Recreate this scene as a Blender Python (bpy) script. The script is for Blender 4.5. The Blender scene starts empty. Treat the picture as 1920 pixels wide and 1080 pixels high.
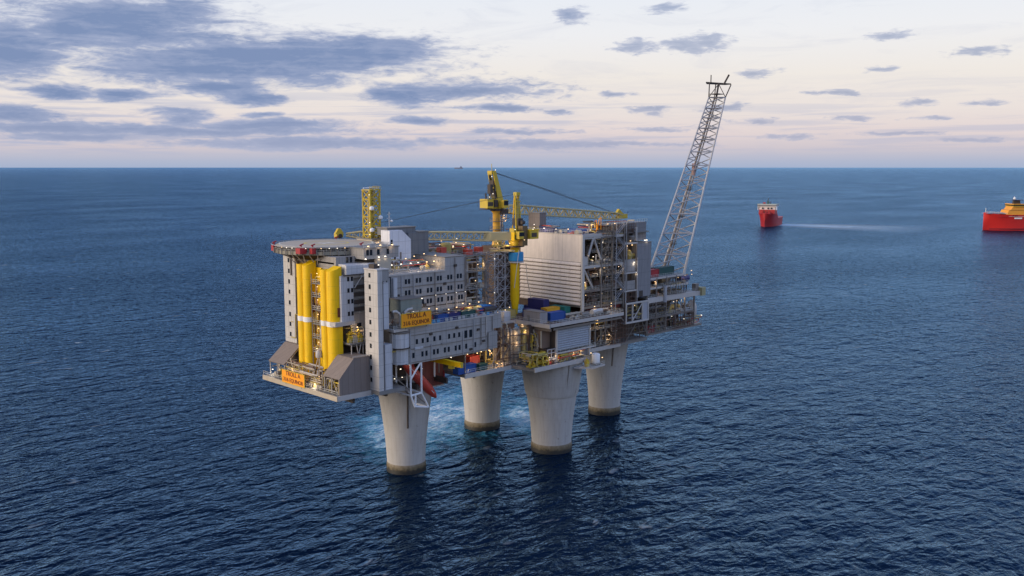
import bpy, math, random
from mathutils import Vector, Matrix
random.seed(7)
R = math.radians
scn = bpy.context.scene
COL = scn.collection

# ------------------------------------------------------------------ camera
CAM = Vector((-189.1, -242.0, 100.0))
FPX, VH, TH = 1770.0, 313.2, R(45.4)
PITCH = math.atan((540 - VH) / FPX)
cd = bpy.data.cameras.new('camera')
cd.sensor_width = 36.0
cd.lens = FPX / 1920 * 36
cd.clip_start = 1.0
cd.clip_end = 600000.0
cam = bpy.data.objects.new('camera', cd)
COL.objects.link(cam)
cam.location = CAM
cam.rotation_euler = (R(90) - PITCH, 0, TH - R(90))
scn.camera = cam


def at(u, v, X=None, Y=None, z=None):
    """A point of the photograph (1920x1080) laid on one known plane of the platform."""
    cp, sp = math.cos(PITCH), math.sin(PITCH)
    x, d = (u - 960) / FPX, (v - 540) / FPX
    fw, dn = cp - d * sp, sp + d * cp
    r = Vector((x * math.sin(TH) + fw * math.cos(TH), -x * math.cos(TH) + fw * math.sin(TH), -dn))
    t = (z - CAM.z) / r.z if z is not None else (X - CAM.x) / r.x if X is not None else (Y - CAM.y) / r.y
    return CAM + r * t


# ------------------------------------------------------------------ sun, world, exposure
SUN_EL = R(13)
SUN_DIR = Vector((-0.87, 0.48, 0.0)).normalized() * math.cos(SUN_EL) + Vector((0, 0, math.sin(SUN_EL)))
ld = bpy.data.lights.new('sun', 'SUN')
ld.energy = 4.4
ld.angle = R(50)
ld.color = (1.0, 0.84, 0.66)
sun = bpy.data.objects.new('sun', ld)
COL.objects.link(sun)
sun.rotation_euler = SUN_DIR.to_track_quat('Z', 'Y').to_euler()
scn.view_settings.view_transform = 'Standard'
scn.view_settings.look = 'None'
scn.view_settings.exposure = 0.0
scn.view_settings.gamma = 1.0
scn.cycles.max_bounces = 6
scn.cycles.diffuse_bounces = 3
scn.cycles.glossy_bounces = 3
scn.cycles.caustics_reflective = False
scn.cycles.caustics_refractive = False


class NT:
    """Small shorthand for wiring nodes."""
    def __init__(s, tree):
        s.t = tree

    def n(s, kind, ins=None, **props):
        nd = s.t.nodes.new(kind)
        for k, v in props.items():
            setattr(nd, k, v)
        for k, v in (ins or {}).items():
            s.put(nd.inputs[k], v)
        return nd

    def put(s, sock, v):
        if hasattr(v, 'is_output'):
            s.t.links.new(v, sock)
        elif hasattr(v, 'outputs'):
            s.t.links.new(v.outputs[0], sock)
        else:
            sock.default_value = v

    def m(s, op, a, b=None, c=None, clamp=False):
        nd = s.t.nodes.new('ShaderNodeMath')
        nd.operation = op
        nd.use_clamp = clamp
        for i, v in enumerate((a, b, c)):
            if v is not None:
                s.put(nd.inputs[i], v)
        return nd.outputs[0]

    def vm(s, op, a, b=None, c=None):
        nd = s.t.nodes.new('ShaderNodeVectorMath')
        nd.operation = op
        for i, v in enumerate((a, b, c)):
            if v is not None:
                s.put(nd.inputs[i], v)
        return nd.outputs['Value'] if op in ('LENGTH', 'DOT_PRODUCT', 'DISTANCE') else nd.outputs[0]

    def ramp(s, fac, stops, interp='LINEAR'):
        nd = s.t.nodes.new('ShaderNodeValToRGB')
        cr = nd.color_ramp
        cr.interpolation = interp
        while len(cr.elements) < len(stops):
            cr.elements.new(0.5)
        for e, (p, c) in zip(cr.elements, stops):
            e.position = p
            e.color = (*c, 1) if len(c) == 3 else c
        s.put(nd.inputs[0], fac)
        return nd.outputs[0]

    def mix(s, f, a, b, blend='MIX'):
        nd = s.t.nodes.new('ShaderNodeMix')
        nd.data_type = 'RGBA'
        nd.blend_type = blend
        s.put(nd.inputs[0], f)
        s.put(nd.inputs[6], a)
        s.put(nd.inputs[7], b)
        return nd.outputs[2]

    def noise(s, vec, scale, detail=4, rough=0.55, dim='3D', dist=0.0):
        nd = s.n('ShaderNodeTexNoise', {'Scale': scale, 'Detail': detail, 'Roughness': rough, 'Distortion': dist}, noise_dimensions=dim)
        if vec is not None:
            s.put(nd.inputs['Vector'], vec)
        return nd.outputs[0]


def lin(r, g, b):
    f = lambda c: (c / 255 / 12.92) if c / 255 <= 0.04045 else ((c / 255 + 0.055) / 1.055) ** 2.4
    return (f(r), f(g), f(b))


def build_world():
    w = bpy.data.worlds.new('World')
    scn.world = w
    w.use_nodes = True
    t = w.node_tree
    t.nodes.clear()
    N = NT(t)
    d = N.n('ShaderNodeTexCoord').outputs['Generated']
    sx = N.n('ShaderNodeSeparateXYZ', {0: d})
    x, y, z = sx.outputs
    rr = N.m('SUBTRACT', N.m('MULTIPLY', x, math.sin(TH)), N.m('MULTIPLY', y, math.cos(TH)))
    ww = N.m('ADD', N.m('MULTIPLY', x, math.cos(TH)), N.m('MULTIPLY', y, math.sin(TH)))
    az = N.m('MULTIPLY', N.m('ARCTAN2', rr, ww), 180 / math.pi)     # degrees right of the view heading
    el = N.m('MULTIPLY', N.m('ARCSINE', z), 180 / math.pi)           # degrees above the horizon
    # clear dusk sky by elevation: lavender haze, pink, cream, pale, then blue overhead
    e01 = N.m('DIVIDE', el, 90.0, clamp=True)
    sky = N.ramp(e01, [
        (0.0, lin(170, 184, 212)), (0.005, lin(184, 190, 211)), (0.012, lin(212, 203, 211)), (0.022, lin(231, 217, 217)),
        (0.036, lin(239, 229, 225)), (0.058, lin(244, 237, 231)), (0.085, lin(243, 243, 246)), (0.115, lin(236, 241, 250)),
        (0.15, lin(204, 221, 246)), (0.22, lin(168, 190, 228)), (0.4, lin(106, 134, 186)), (1.0, lin(86, 110, 158))])
    nish = N.n('ShaderNodeTexSky', sky_type='NISHITA', sun_disc=False, sun_elevation=SUN_EL,
               sun_rotation=math.atan2(SUN_DIR.x, SUN_DIR.y), altitude=100.0, air_density=1.2, dust_density=2.0, ozone_density=1.5)
    # clouds: soft flat banks, each at its own bearing and height, with ragged edges from noise
    px = 0.0324
    C = []
    for u, v, hu, hv in [
        (250, 72, 220, 56), (350, 52, 90, 36), (150, 88, 90, 36), (25, 122, 115, 54), (520, 118, 380, 44), (420, 145, 270, 34), (690, 106, 200, 40),
        (770, 182, 110, 26), (900, 172, 190, 28), (120, 186, 65, 14), (240, 190, 80, 14), (340, 228, 60, 22), (520, 238, 190, 14),
        (60, 225, 110, 18), (90, 246, 170, 14), (350, 250, 420, 11), (480, 190, 80, 14), (510, 220, 50, 9), (780, 230, 70, 13),
        (930, 208, 110, 10), (970, 248, 130, 10), (1000, 272, 230, 11), (600, 270, 330, 12), (150, 262, 160, 10),
        (1190, 96, 60, 17), (1280, 95, 60, 20), (1330, 90, 60, 22), (1080, 45, 55, 19), (1215, 207, 60, 14), (1155, 179, 50, 13), (1345, 208, 65, 12), (1395, 145, 65, 14),
        (1235, 245, 150, 9), (1140, 272, 120, 8), (1260, 271, 100, 8), (1600, 229, 80, 10), (1550, 187, 50, 9), (1735, 228, 45, 8),
        (1840, 206, 55, 8), (1810, 128, 52, 14), (1640, 148, 40, 12), (1645, 90, 55, 14), (1480, 262, 80, 9), (1660, 257, 120, 7), (1830, 268, 110, 7),
        (1700, 200, 60, 8), (1240, 33, 60, 12), (1760, 6, 110, 18), (1040, 212, 60, 9), (1400, 232, 60, 8), (420, 176, 110, 14)]:
        k = 0.82 if u > 1000 else 1.0
        C.append((math.degrees(math.atan((u - 960) / FPX)), (VH - v) * px, hu * px * k, hv * px * k))
    for k in range(26):                                              # the rest of the sky carries loose clouds too
        a = random.choice((-1, 1)) * random.uniform(34, 178)
        C.append((a, random.uniform(1.5, 26), random.uniform(4, 14), random.uniform(0.6, 2.6)))
    p = N.n('ShaderNodeCombineXYZ', {0: az, 1: el, 2: 0.0}).outputs[0]
    warp = N.n('ShaderNodeTexNoise', {'Vector': N.vm('MULTIPLY', p, (0.32, 1.0, 1.0)), 'Scale': 0.62, 'Detail': 4.0, 'Roughness': 0.55})
    off = N.vm('MULTIPLY', N.vm('SUBTRACT', warp.outputs[1], (0.5, 0.5, 0.5)), (5.2, 1.0, 0.0))
    p = N.vm('ADD', p, off)
    best = None
    for a0, e0, ra, re in C:
        L = N.vm('LENGTH', N.vm('MULTIPLY_ADD', p, (1 / ra, 1 / re, 0), (-a0 / ra, -e0 / re, 0)))
        best = L if best is None else N.m('SMOOTH_MIN', best, L, 0.22)
    pn = N.n('ShaderNodeCombineXYZ', {0: N.m('MULTIPLY', az, 0.34), 1: N.m('MULTIPLY', el, 1.5), 2: 3.0}).outputs[0]
    nz = N.noise(pn, 1.2, 9, 0.66, '3D', 0.6)
    den = N.m('ADD', N.m('SUBTRACT', N.n('ShaderNodeMapRange', {0: az, 1: -12.0, 2: 2.0, 3: 1.16, 4: 1.0}).outputs[0], best), N.m('MULTIPLY', N.m('SUBTRACT', nz, 0.5), 1.3))
    pf = N.n('ShaderNodeCombineXYZ', {0: N.m('MULTIPLY', az, 1.0), 1: N.m('MULTIPLY', el, 3.6), 2: 14.0}).outputs[0]
    den = N.m('ADD', den, N.m('MULTIPLY', N.m('SUBTRACT', N.noise(pf, 1.1, 7, 0.62, '3D', 0.5), 0.5), N.n('ShaderNodeMapRange', {0: az, 1: -6.0, 2: 6.0, 3: 0.7, 4: 1.9}).outputs[0]))
    # thin layered streaks low over the horizon, heavier to the left
    ps = N.n('ShaderNodeCombineXYZ', {0: N.m('MULTIPLY', az, 0.1), 1: N.m('MULTIPLY', el, 2.1), 2: 9.0}).outputs[0]
    ns = N.noise(ps, 1.0, 7, 0.6, '3D', 0.4)
    band = N.m('MULTIPLY', N.n('ShaderNodeMapRange', {0: el, 1: 0.3, 2: 1.2, 3: 0.0, 4: 1.0}).outputs[0], N.n('ShaderNodeMapRange', {0: el, 1: 2.2, 2: 5.5, 3: 1.0, 4: 0.0}).outputs[0])
    leftw = N.n('ShaderNodeMapRange', {0: az, 1: -10.0, 2: 12.0, 3: 1.0, 4: 0.55}).outputs[0]
    st = N.m('MULTIPLY', N.m('MULTIPLY', N.n('ShaderNodeMapRange', {0: ns, 1: 0.46, 2: 0.63, 3: 0.0, 4: 0.8}, interpolation_type='SMOOTHSTEP').outputs[0], band), leftw)
    # a faint high veil
    pv = N.n('ShaderNodeCombineXYZ', {0: N.m('MULTIPLY', az, 0.16), 1: N.m('MULTIPLY', el, 0.8), 2: 21.0}).outputs[0]
    veil = N.n('ShaderNodeMapRange', {0: N.noise(pv, 1.0, 8, 0.65, '3D', 0.8), 1: 0.52, 2: 0.8, 3: 0.0, 4: 0.28}).outputs[0]
    mr = N.n('ShaderNodeMapRange', {0: den, 1: -0.05, 2: 0.62, 3: 0.0, 4: 1.0}, interpolation_type='SMOOTHSTEP').outputs[0]
    right = N.n('ShaderNodeMapRange', {0: az, 1: -6.0, 2: 10.0, 3: 0.97, 4: 0.66}).outputs[0]
    mr = N.m('MAXIMUM', N.m('MAXIMUM', N.m('MULTIPLY', mr, right), st), veil)
    core = N.n('ShaderNodeMapRange', {0: N.m('ADD', den, N.m('MULTIPLY', N.m('SUBTRACT', ns, 0.5), 1.2)), 1: 0.1, 2: 1.0, 3: 0.0, 4: 1.0}).outputs[0]
    ccol = N.mix(core, (*lin(174, 183, 210), 1), (*lin(122, 143, 183), 1))
    near = N.n('ShaderNodeMapRange', {0: el, 1: 0.2, 2: 3.5, 3: 0.75, 4: 0.0}).outputs[0]
    ccol = N.mix(near, ccol, (*lin(180, 184, 206), 1))
    clear = N.mix(0.06, sky, N.mix(1.0, nish, (0.1, 0.1, 0.1, 1), 'MULTIPLY'))
    # the sky overhead is paler to the right of the view and deeper to the left
    up = N.n('ShaderNodeMapRange', {0: el, 1: 10.5, 2: 20.0, 3: 0.0, 4: 1.0}).outputs[0]
    side = N.n('ShaderNodeMapRange', {0: az, 1: -40.0, 2: 45.0, 3: 0.8, 4: 2.5}).outputs[0]
    gain = N.m('ADD', 1.0, N.m('MULTIPLY', up, N.m('SUBTRACT', side, 1.0)))
    clear = N.mix(1.0, clear, N.n('ShaderNodeCombineColor', {0: gain, 1: gain, 2: gain}).outputs[0], 'MULTIPLY')
    full = N.mix(mr, clear, ccol)
    # below the horizon only the sea is seen; keep it dark
    low = N.n('ShaderNodeMapRange', {0: el, 1: -0.4, 2: -0.1, 3: 0.0, 4: 1.0}).outputs[0]
    full = N.mix(low, (0.03, 0.06, 0.12, 1), full)
    bg = N.n('ShaderNodeBackground', {'Color': N.mix(1.0, full, (10, 10, 10, 1), 'MULTIPLY'), 'Strength': 0.1})
    out = N.n('ShaderNodeOutputWorld')
    t.links.new(bg.outputs[0], out.inputs[0])
    w.cycles.sampling_method = 'MANUAL'
    w.cycles.sample_map_resolution = 512


build_world()

# ------------------------------------------------------------------ materials
MATS = {}


def mat(name, col, rough=0.55, metal=0.0, var=0.12, scale=0.6, stain=0.0, stain_col=(0.12, 0.06, 0.03), panel=None, emit=0.0, vstreak=0.0):
    if name in MATS:
        return MATS[name]
    m = bpy.data.materials.new(name)
    m.use_nodes = True
    t = m.node_tree
    N = NT(t)
    b = t.nodes['Principled BSDF']
    pos = N.n('ShaderNodeNewGeometry').outputs['Position']
    nz = N.noise(pos, scale, 5, 0.6)
    c = N.mix(nz, (*[v * (1 - var) for v in col], 1), (*[min(1, v * (1 + var)) for v in col], 1))
    if vstreak:
        st = N.noise(N.vm('MULTIPLY', pos, (1.0, 1.0, 0.07)), 1.5, 4, 0.65)
        k = N.n('ShaderNodeMapRange', {0: st, 1: 0.48, 2: 0.72, 3: 0.0, 4: min(1.0, vstreak * 1.6)}).outputs[0]
        c = N.mix(k, c, (*[v * 0.55 for v in col], 1))
    if stain:
        n2 = N.noise(N.vm('MULTIPLY', pos, (1.0, 1.0, 0.3)), 0.9, 6, 0.7)
        k = N.n('ShaderNodeMapRange', {0: n2, 1: 0.56, 2: 0.72, 3: 0.0, 4: stain}).outputs[0]
        c = N.mix(k, c, (*stain_col, 1))
    if panel:                                                        # cladding joints: (sheet width, sheet height)
        sp = N.n('ShaderNodeSeparateXYZ', {0: pos})
        h = N.m('ADD', sp.outputs[0], sp.outputs[1])
        fa = N.m('FRACT', N.m('DIVIDE', h, panel[0]))
        fb = N.m('FRACT', N.m('DIVIDE', sp.outputs[2], panel[1]))
        j = N.m('MAXIMUM', N.m('LESS_THAN', fa, 0.05 / panel[0] * 2), N.m('LESS_THAN', fb, 0.05 / panel[1] * 2))
        ca = N.m('FLOOR', N.m('DIVIDE', h, panel[0]))
        cb = N.m('FLOOR', N.m('DIVIDE', sp.outputs[2], panel[1]))
        wn = N.n('ShaderNodeTexWhiteNoise', {0: N.n('ShaderNodeCombineXYZ', {0: ca, 1: cb}).outputs[0]}, noise_dimensions='3D').outputs[0]
        c = N.mix(N.m('MULTIPLY', wn, 0.16), c, (*[v * 0.6 for v in col], 1))
        c = N.mix(N.m('MULTIPLY', j, 0.65), c, (*[v * 0.4 for v in col], 1))
    N.put(b.inputs['Base Color'], c)
    N.put(b.inputs['Roughness'], N.m('ADD', N.m('MULTIPLY', nz, 0.2), rough - 0.1))
    b.inputs['Metallic'].default_value = metal
    b.inputs['Specular IOR Level'].default_value = 0.35
    if emit:
        b.inputs['Emission Color'].default_value = (*col, 1)
        b.inputs['Emission Strength'].default_value = emit
    MATS[name] = m
    return m


light_grey = mat('pale grey paint', (0.5, 0.475, 0.455), 0.55, vstreak=0.35, stain=0.12, panel=(3.0, 3.5))
wall_grey = mat('grey cladding', (0.29, 0.275, 0.265), 0.6, vstreak=0.3, panel=(2.4, 3.5))
wing_grey = mat('grey blue cladding', (0.33, 0.315, 0.305), 0.6, vstreak=0.3, panel=(4.2, 3.6))
pale_wall = mat('pale blue grey panels', (0.5, 0.5, 0.52), 0.5, vstreak=0.2, panel=(2.0, 3.5))
cream_wall = mat('cream grey wall sheeting', (0.68, 0.595, 0.535), 0.6, vstreak=0.25, panel=(4.6, 40.0))
taupe = mat('taupe hood plating', (0.21, 0.17, 0.15), 0.65, vstreak=0.2, panel=(2.2, 30))
deck_grey = mat('grey deck plating', (0.2, 0.19, 0.18), 0.75, stain=0.5, scale=0.4)
deck_brown = mat('rust brown deck plating', (0.13, 0.075, 0.055), 0.8, stain=0.4)
dark_steel = mat('dark steelwork', (0.055, 0.042, 0.035), 0.7, stain=0.4)
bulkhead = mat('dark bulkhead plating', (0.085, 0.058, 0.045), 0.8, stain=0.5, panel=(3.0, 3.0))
grey_steel = mat('grey painted steel', (0.19, 0.165, 0.145), 0.55, stain=0.25)
pale_steel = mat('pale painted steel', (0.45, 0.415, 0.385), 0.5, stain=0.15)
galv = mat('galvanised steel', (0.36, 0.36, 0.38), 0.5, 0.1)
yellow = mat('yellow paint', (0.82, 0.5, 0.0), 0.55, var=0.1, scale=0.25, vstreak=0.3, stain=0.22)
crane_yellow = mat('weathered yellow paint', (0.52, 0.37, 0.035), 0.5, stain=0.45)
ochre = mat('ochre pipe paint', (0.38, 0.29, 0.09), 0.5, stain=0.3)
beige = mat('beige insulation', (0.42, 0.36, 0.28), 0.6, stain=0.35)
orange = mat('orange sign panel', (0.9, 0.33, 0.01), 0.5, var=0.08)
sign_ink = mat('sign lettering', (0.16, 0.035, 0.01), 0.6)
white = mat('white paint', (0.75, 0.74, 0.74), 0.45, stain=0.1)
red = mat('red paint', (0.34, 0.025, 0.03), 0.5, stain=0.15)
orange_red = mat('orange red gel coat', (0.45, 0.06, 0.04), 0.4, var=0.1)
blue = mat('blue container paint', (0.02, 0.07, 0.26), 0.5, stain=0.2)
light_blue = mat('light blue paint', (0.03, 0.25, 0.5), 0.5)
green = mat('green container paint', (0.02, 0.17, 0.14), 0.55, stain=0.15)
dark_green = mat('dark green container paint', (0.02, 0.07, 0.065), 0.55, stain=0.2)
navy = mat('navy container paint', (0.025, 0.025, 0.12), 0.5, stain=0.2)
amber = mat('amber container paint', (0.65, 0.33, 0.02), 0.5, stain=0.2)
glass_dark = mat('dark window glass', (0.012, 0.014, 0.02), 0.15, var=0.0)
rail_mat = mat('handrail paint', (0.5, 0.49, 0.45), 0.5)
heli_green = mat('helideck plating', (0.42, 0.35, 0.27), 0.95, stain=0.25, scale=0.15)
mark_white = mat('helideck marking paint', (0.62, 0.6, 0.5), 0.7)
rope_dark = mat('wire rope', (0.05, 0.05, 0.06), 0.6)
lamp_mat = mat('lit lamp lens', (1.0, 0.88, 0.70), 0.4, var=0.0, emit=2.0)
lamp_warm = mat('lit warm lamp lens', (1.0, 0.66, 0.32), 0.4, var=0.0, emit=2.0)
hull_red = mat('red hull paint', (0.34, 0.016, 0.02), 0.5, vstreak=0.2, scale=0.05)
hull_orange = mat('orange red hull paint', (0.5, 0.022, 0.02), 0.45, vstreak=0.15, scale=0.05)
house_orange = mat('orange superstructure paint', (0.72, 0.30, 0.03), 0.5)


def concrete():
    m = bpy.data.materials.new('weathered concrete')
    m.use_nodes = True
    t = m.node_tree
    N = NT(t)
    b = t.nodes['Principled BSDF']
    pos = N.n('ShaderNodeNewGeometry').outputs['Position']
    z = N.n('ShaderNodeSeparateXYZ', {0: pos}).outputs[2]
    n1 = N.noise(N.vm('MULTIPLY', pos, (1, 1, 0.35)), 0.25, 6, 0.6)
    c = N.mix(n1, (0.35, 0.335, 0.32, 1), (0.47, 0.45, 0.43, 1))
    st = N.noise(N.vm('MULTIPLY', pos, (1.0, 1.0, 0.05)), 1.0, 5, 0.7)
    c = N.mix(N.n('ShaderNodeMapRange', {0: st, 1: 0.46, 2: 0.72, 3: 0.0, 4: 0.42}).outputs[0], c, (0.24, 0.21, 0.18, 1))
    f = N.m('FRACT', N.m('DIVIDE', z, 4.1))
    c = N.mix(N.m('MULTIPLY', N.m('LESS_THAN', f, 0.03), 0.14), c, (0.2, 0.18, 0.16, 1))
    sp = N.noise(N.vm('MULTIPLY', pos, (1, 1, 0.7)), 0.55, 6, 0.75)
    c = N.mix(N.n('ShaderNodeMapRange', {0: sp, 1: 0.63, 2: 0.72, 3: 0.0, 4: 0.75}).outputs[0], c, (0.09, 0.065, 0.05, 1))
    N.put(b.inputs['Base Color'], c)
    b.inputs['Roughness'].default_value = 0.85
    bp = N.n('ShaderNodeBump', {'Strength': 0.25, 'Distance': 0.3, 'Height': n1})
    N.put(b.inputs['Normal'], bp)
    return m


def growth():
    m = bpy.data.materials.new('wet marine growth')
    m.use_nodes = True
    t = m.node_tree
    N = NT(t)
    b = t.nodes['Principled BSDF']
    pos = N.n('ShaderNodeNewGeometry').outputs['Position']
    z = N.n('ShaderNodeSeparateXYZ', {0: pos}).outputs[2]
    n1 = N.noise(pos, 0.8, 6, 0.7)
    h = N.m('ADD', z, N.m('MULTIPLY', N.m('SUBTRACT', n1, 0.5), 3.4))
    c = N.ramp(N.m('DIVIDE', h, 4.0, clamp=True), [(0.0, (0.008, 0.007, 0.006)), (0.3, (0.02, 0.016, 0.01)), (0.42, (0.085, 0.062, 0.03)), (0.62, (0.16, 0.125, 0.075)), (0.85, (0.25, 0.21, 0.16)), (1.0, (0.36, 0.32, 0.27))])
    N.put(b.inputs['Base Color'], c)
    b.inputs['Roughness'].default_value = 0.6
    return m


concrete_m = concrete()
growth_m = growth()


# ------------------------------------------------------------------ mesh helpers
class MB:
    def __init__(s):
        s.v, s.f = [], []

    def add(s, vs, fs):
        o = len(s.v)
        s.v += [tuple(p) for p in vs]
        s.f += [tuple(i + o for i in f) for f in fs]
        return s

    def box(s, x0, x1, y0, y1, z0, z1):
        vs = [(x, y, z) for z in (z0, z1) for y in (y0, y1) for x in (x0, x1)]
        return s.add(vs, [(0, 2, 3, 1), (4, 5, 7, 6), (0, 1, 5, 4), (2, 6, 7, 3), (0, 4, 6, 2), (1, 3, 7, 5)])

    def tube(s, p, q, r, n=6, r2=None, cap=True):
        p, q = Vector(p), Vector(q)
        d = q - p
        if d.length < 1e-6:
            return s
        d.normalize()
        a = d.orthogonal().normalized()
        if abs(d.z) < 0.9:
            a = d.cross(Vector((0, 0, 1))).normalized()
        b = d.cross(a)
        r2 = r if r2 is None else r2
        vs = []
        for c, rr in ((p, r), (q, r2)):
            for k in range(n):
                t = 2 * math.pi * (k + 0.5) / n
                vs.append(c + (a * math.cos(t) + b * math.sin(t)) * rr)
        fs = [(k, (k + 1) % n, n + (k + 1) % n, n + k) for k in range(n)]
        if cap:
            fs += [tuple(range(n - 1, -1, -1)), tuple(range(n, 2 * n))]
        return s.add(vs, fs)

    def path(s, pts, r, n=7):
        pts = [Vector(p) for p in pts]
        rings = []
        for i, p in enumerate(pts):
            d = (pts[min(i + 1, len(pts) - 1)] - pts[max(i - 1, 0)]).normalized()
            a = d.cross(Vector((0.13, 0.31, 0.94))).normalized()
            b = d.cross(a)
            rings.append([p + (a * math.cos(2 * math.pi * k / n) + b * math.sin(2 * math.pi * k / n)) * r for k in range(n)])
        vs = [v for g in rings for v in g]
        fs = []
        for i in range(len(pts) - 1):
            for k in range(n):
                fs.append((i * n + k, i * n + (k + 1) % n, (i + 1) * n + (k + 1) % n, (i + 1) * n + k))
        fs += [tuple(range(n - 1, -1, -1)), tuple(range((len(pts) - 1) * n, len(pts) * n))]
        return s.add(vs, fs)

    def lathe(s, cx, cy, prof, n=24, caps=True):
        vs = [(cx + r * math.cos(2 * math.pi * k / n), cy + r * math.sin(2 * math.pi * k / n), z) for r, z in prof for k in range(n)]
        fs = [(i * n + k, i * n + (k + 1) % n, (i + 1) * n + (k + 1) % n, (i + 1) * n + k) for i in range(len(prof) - 1) for k in range(n)]
        if caps:
            fs += [tuple(range(n - 1, -1, -1)), tuple(range((len(prof) - 1) * n, len(prof) * n))]
        return s.add(vs, fs)

    def prism(s, poly, axis, a, b):
        """poly in the plane across `axis` ('x': (y,z), 'y': (x,z), 'z': (x,y)), pushed from a to b."""
        def P(u, w, t):
            return (t, u, w) if axis == 'x' else (u, t, w) if axis == 'y' else (u, w, t)
        n = len(poly)
        vs = [P(u, w, a) for u, w in poly] + [P(u, w, b) for u, w in poly]
        fs = [(k, (k + 1) % n, n + (k + 1) % n, n + k) for k in range(n)] + [tuple(range(n - 1, -1, -1)), tuple(range(n, 2 * n))]
        return s.add(vs, fs)

    def rail(s, pts, h=1.1, step=2.2, r=0.055):
        """A handrail along a polyline standing on it."""
        for a, b in zip(pts, pts[1:]):
            a, b = Vector(a), Vector(b)
            for hh in (h, h * 0.5):
                s.tube(a + Vector((0, 0, hh)), b + Vector((0, 0, hh)), r, 4)
            n = max(1, int((b - a).length / step))
            for k in range(n + 1):
                p = a.lerp(b, k / n)
                s.tube(p, p + Vector((0, 0, h)), r, 4)
        return s

    def build(s, name, m, parent=None, smooth=False, label=None):
        me = bpy.data.meshes.new(name)
        off = root_loc(parent) if parent else Vector((0, 0, 0))
        me.from_pydata([tuple(Vector(v) - off) for v in s.v], [], s.f)
        import bmesh
        bm = bmesh.new()
        bm.from_mesh(me)
        bmesh.ops.recalc_face_normals(bm, faces=bm.faces)
        bm.to_mesh(me)
        bm.free()
        me.materials.append(m)
        if smooth:
            me.shade_smooth()
            try:
                me.set_sharp_from_angle(angle=R(40))
            except Exception:
                pass
        o = bpy.data.objects.new(name, me)
        COL.objects.link(o)
        if parent:
            o.parent = parent
        if label:
            o['label'] = label
        return o


def root_loc(o):
    p = Vector((0, 0, 0))
    while o:
        p += Vector(o.location)
        o = o.parent
    return p


def thing(name, label, cat, loc, group=None):
    o = bpy.data.objects.new(name, None)
    COL.objects.link(o)
    o.location = loc
    o['label'] = label
    o['category'] = cat
    o['kind'] = 'thing'
    if group:
        o['group'] = group
    return o


def B(*a):
    return MB().box(*a)


_shared = {}


def stamp(key, name, parent, pos, make, m, rotz=0.0):
    """A part repeated on its thing: one mesh, one object per place."""
    if key not in _shared:
        mb = make()
        me = bpy.data.meshes.new(name)
        me.from_pydata(mb.v, [], mb.f)
        for mm in (m if isinstance(m, (list, tuple)) else [m]):
            me.materials.append(mm)
        _shared[key] = me
    o = bpy.data.objects.new(name, _shared[key])
    COL.objects.link(o)
    o.parent = parent
    o.location = Vector(pos) - root_loc(parent)
    o.rotation_euler = (0, 0, rotz)
    return o


def lamp(parent, x, y, z, warm=False, s=1.0, power=0):
    """A floodlight: a small hooded lit lens; a few also throw real light."""
    s *= 0.76
    o = stamp('lampw%.2f' % s if warm else 'lamp%.2f' % s, 'floodlight', parent, (x, y, z),
              lambda: MB().lathe(0, 0, [(0.08 * s, 0.18 * s), (0.3 * s, 0.08 * s), (0.32 * s, -0.07 * s), (0.14 * s, -0.15 * s)], 8), lamp_warm if warm else lamp_mat)
    if power:
        l = bpy.data.lights.new('lamp light', 'POINT')
        l.energy = power * 0.24
        l.color = (1.0, 0.72, 0.42) if warm else (1.0, 0.85, 0.65)
        l.shadow_soft_size = 0.5
        lo = bpy.data.objects.new('lamp light', l)
        COL.objects.link(lo)
        lo.parent = parent
        lo.location = Vector((x, y, z - 0.7)) - root_loc(parent)
    return o


def window_y(parent, x, y, z, w=0.85, h=1.5):
    """A dark window in a wall that faces -Y, its frame standing a little proud."""
    f = stamp('wy%.1f%.1f' % (w, h), 'window', parent, (x, y, z), lambda: MB().box(-w / 2, w / 2, -0.05, 0.03, -h / 2, h / 2), glass_dark)
    return f


def window_x(parent, x, y, z, w=0.85, h=1.4):
    return stamp('wx%.1f%.1f' % (w, h), 'window', parent, (x, y, z), lambda: MB().box(-0.05, 0.03, -w / 2, w / 2, -h / 2, h / 2), glass_dark)


def pipes(parent, x0, x1, y0, y1, z0, z1, n, mats, rmin=0.12, rmax=0.4, seed=1, name='pipe'):
    """Separate bent pipe runs through a volume, each one a part."""
    rnd = random.Random(seed)
    for k in range(n):
        p = [rnd.uniform(x0, x1), rnd.uniform(y0, y1), rnd.uniform(z0, z1)]
        pts = [tuple(p)]
        r = rnd.uniform(rmin, rmax)
        ax = rnd.choice((0, 0, 1, 2, 2))
        for j in range(rnd.randint(2, 5)):
            lo, hi = ((x0, x1), (y0, y1), (z0, z1))[ax]
            q = list(p)
            q[ax] = min(hi, max(lo, p[ax] + rnd.choice((-1, 1)) * rnd.uniform(0.25, 0.8) * min(hi - lo, 14)))
            if abs(q[ax] - p[ax]) > 4 * r:
                d = 1 if q[ax] > p[ax] else -1
                e = list(p)
                e[ax] += d * r * 1.5
                e2 = list(q)
                e2[ax] -= d * r * 1.5
                pts += [tuple(e), tuple(e2)]
                p = q
            ax = rnd.choice([a for a in (0, 1, 2) if a != ax])
        pts.append(tuple(p))
        good = [pts[0]]
        for w in pts[1:]:
            if (Vector(w) - Vector(good[-1])).length > 0.05:
                good.append(w)
        if len(good) > 1:
            MB().path(good, r).build(name, rnd.choice(mats), parent, True)


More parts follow.
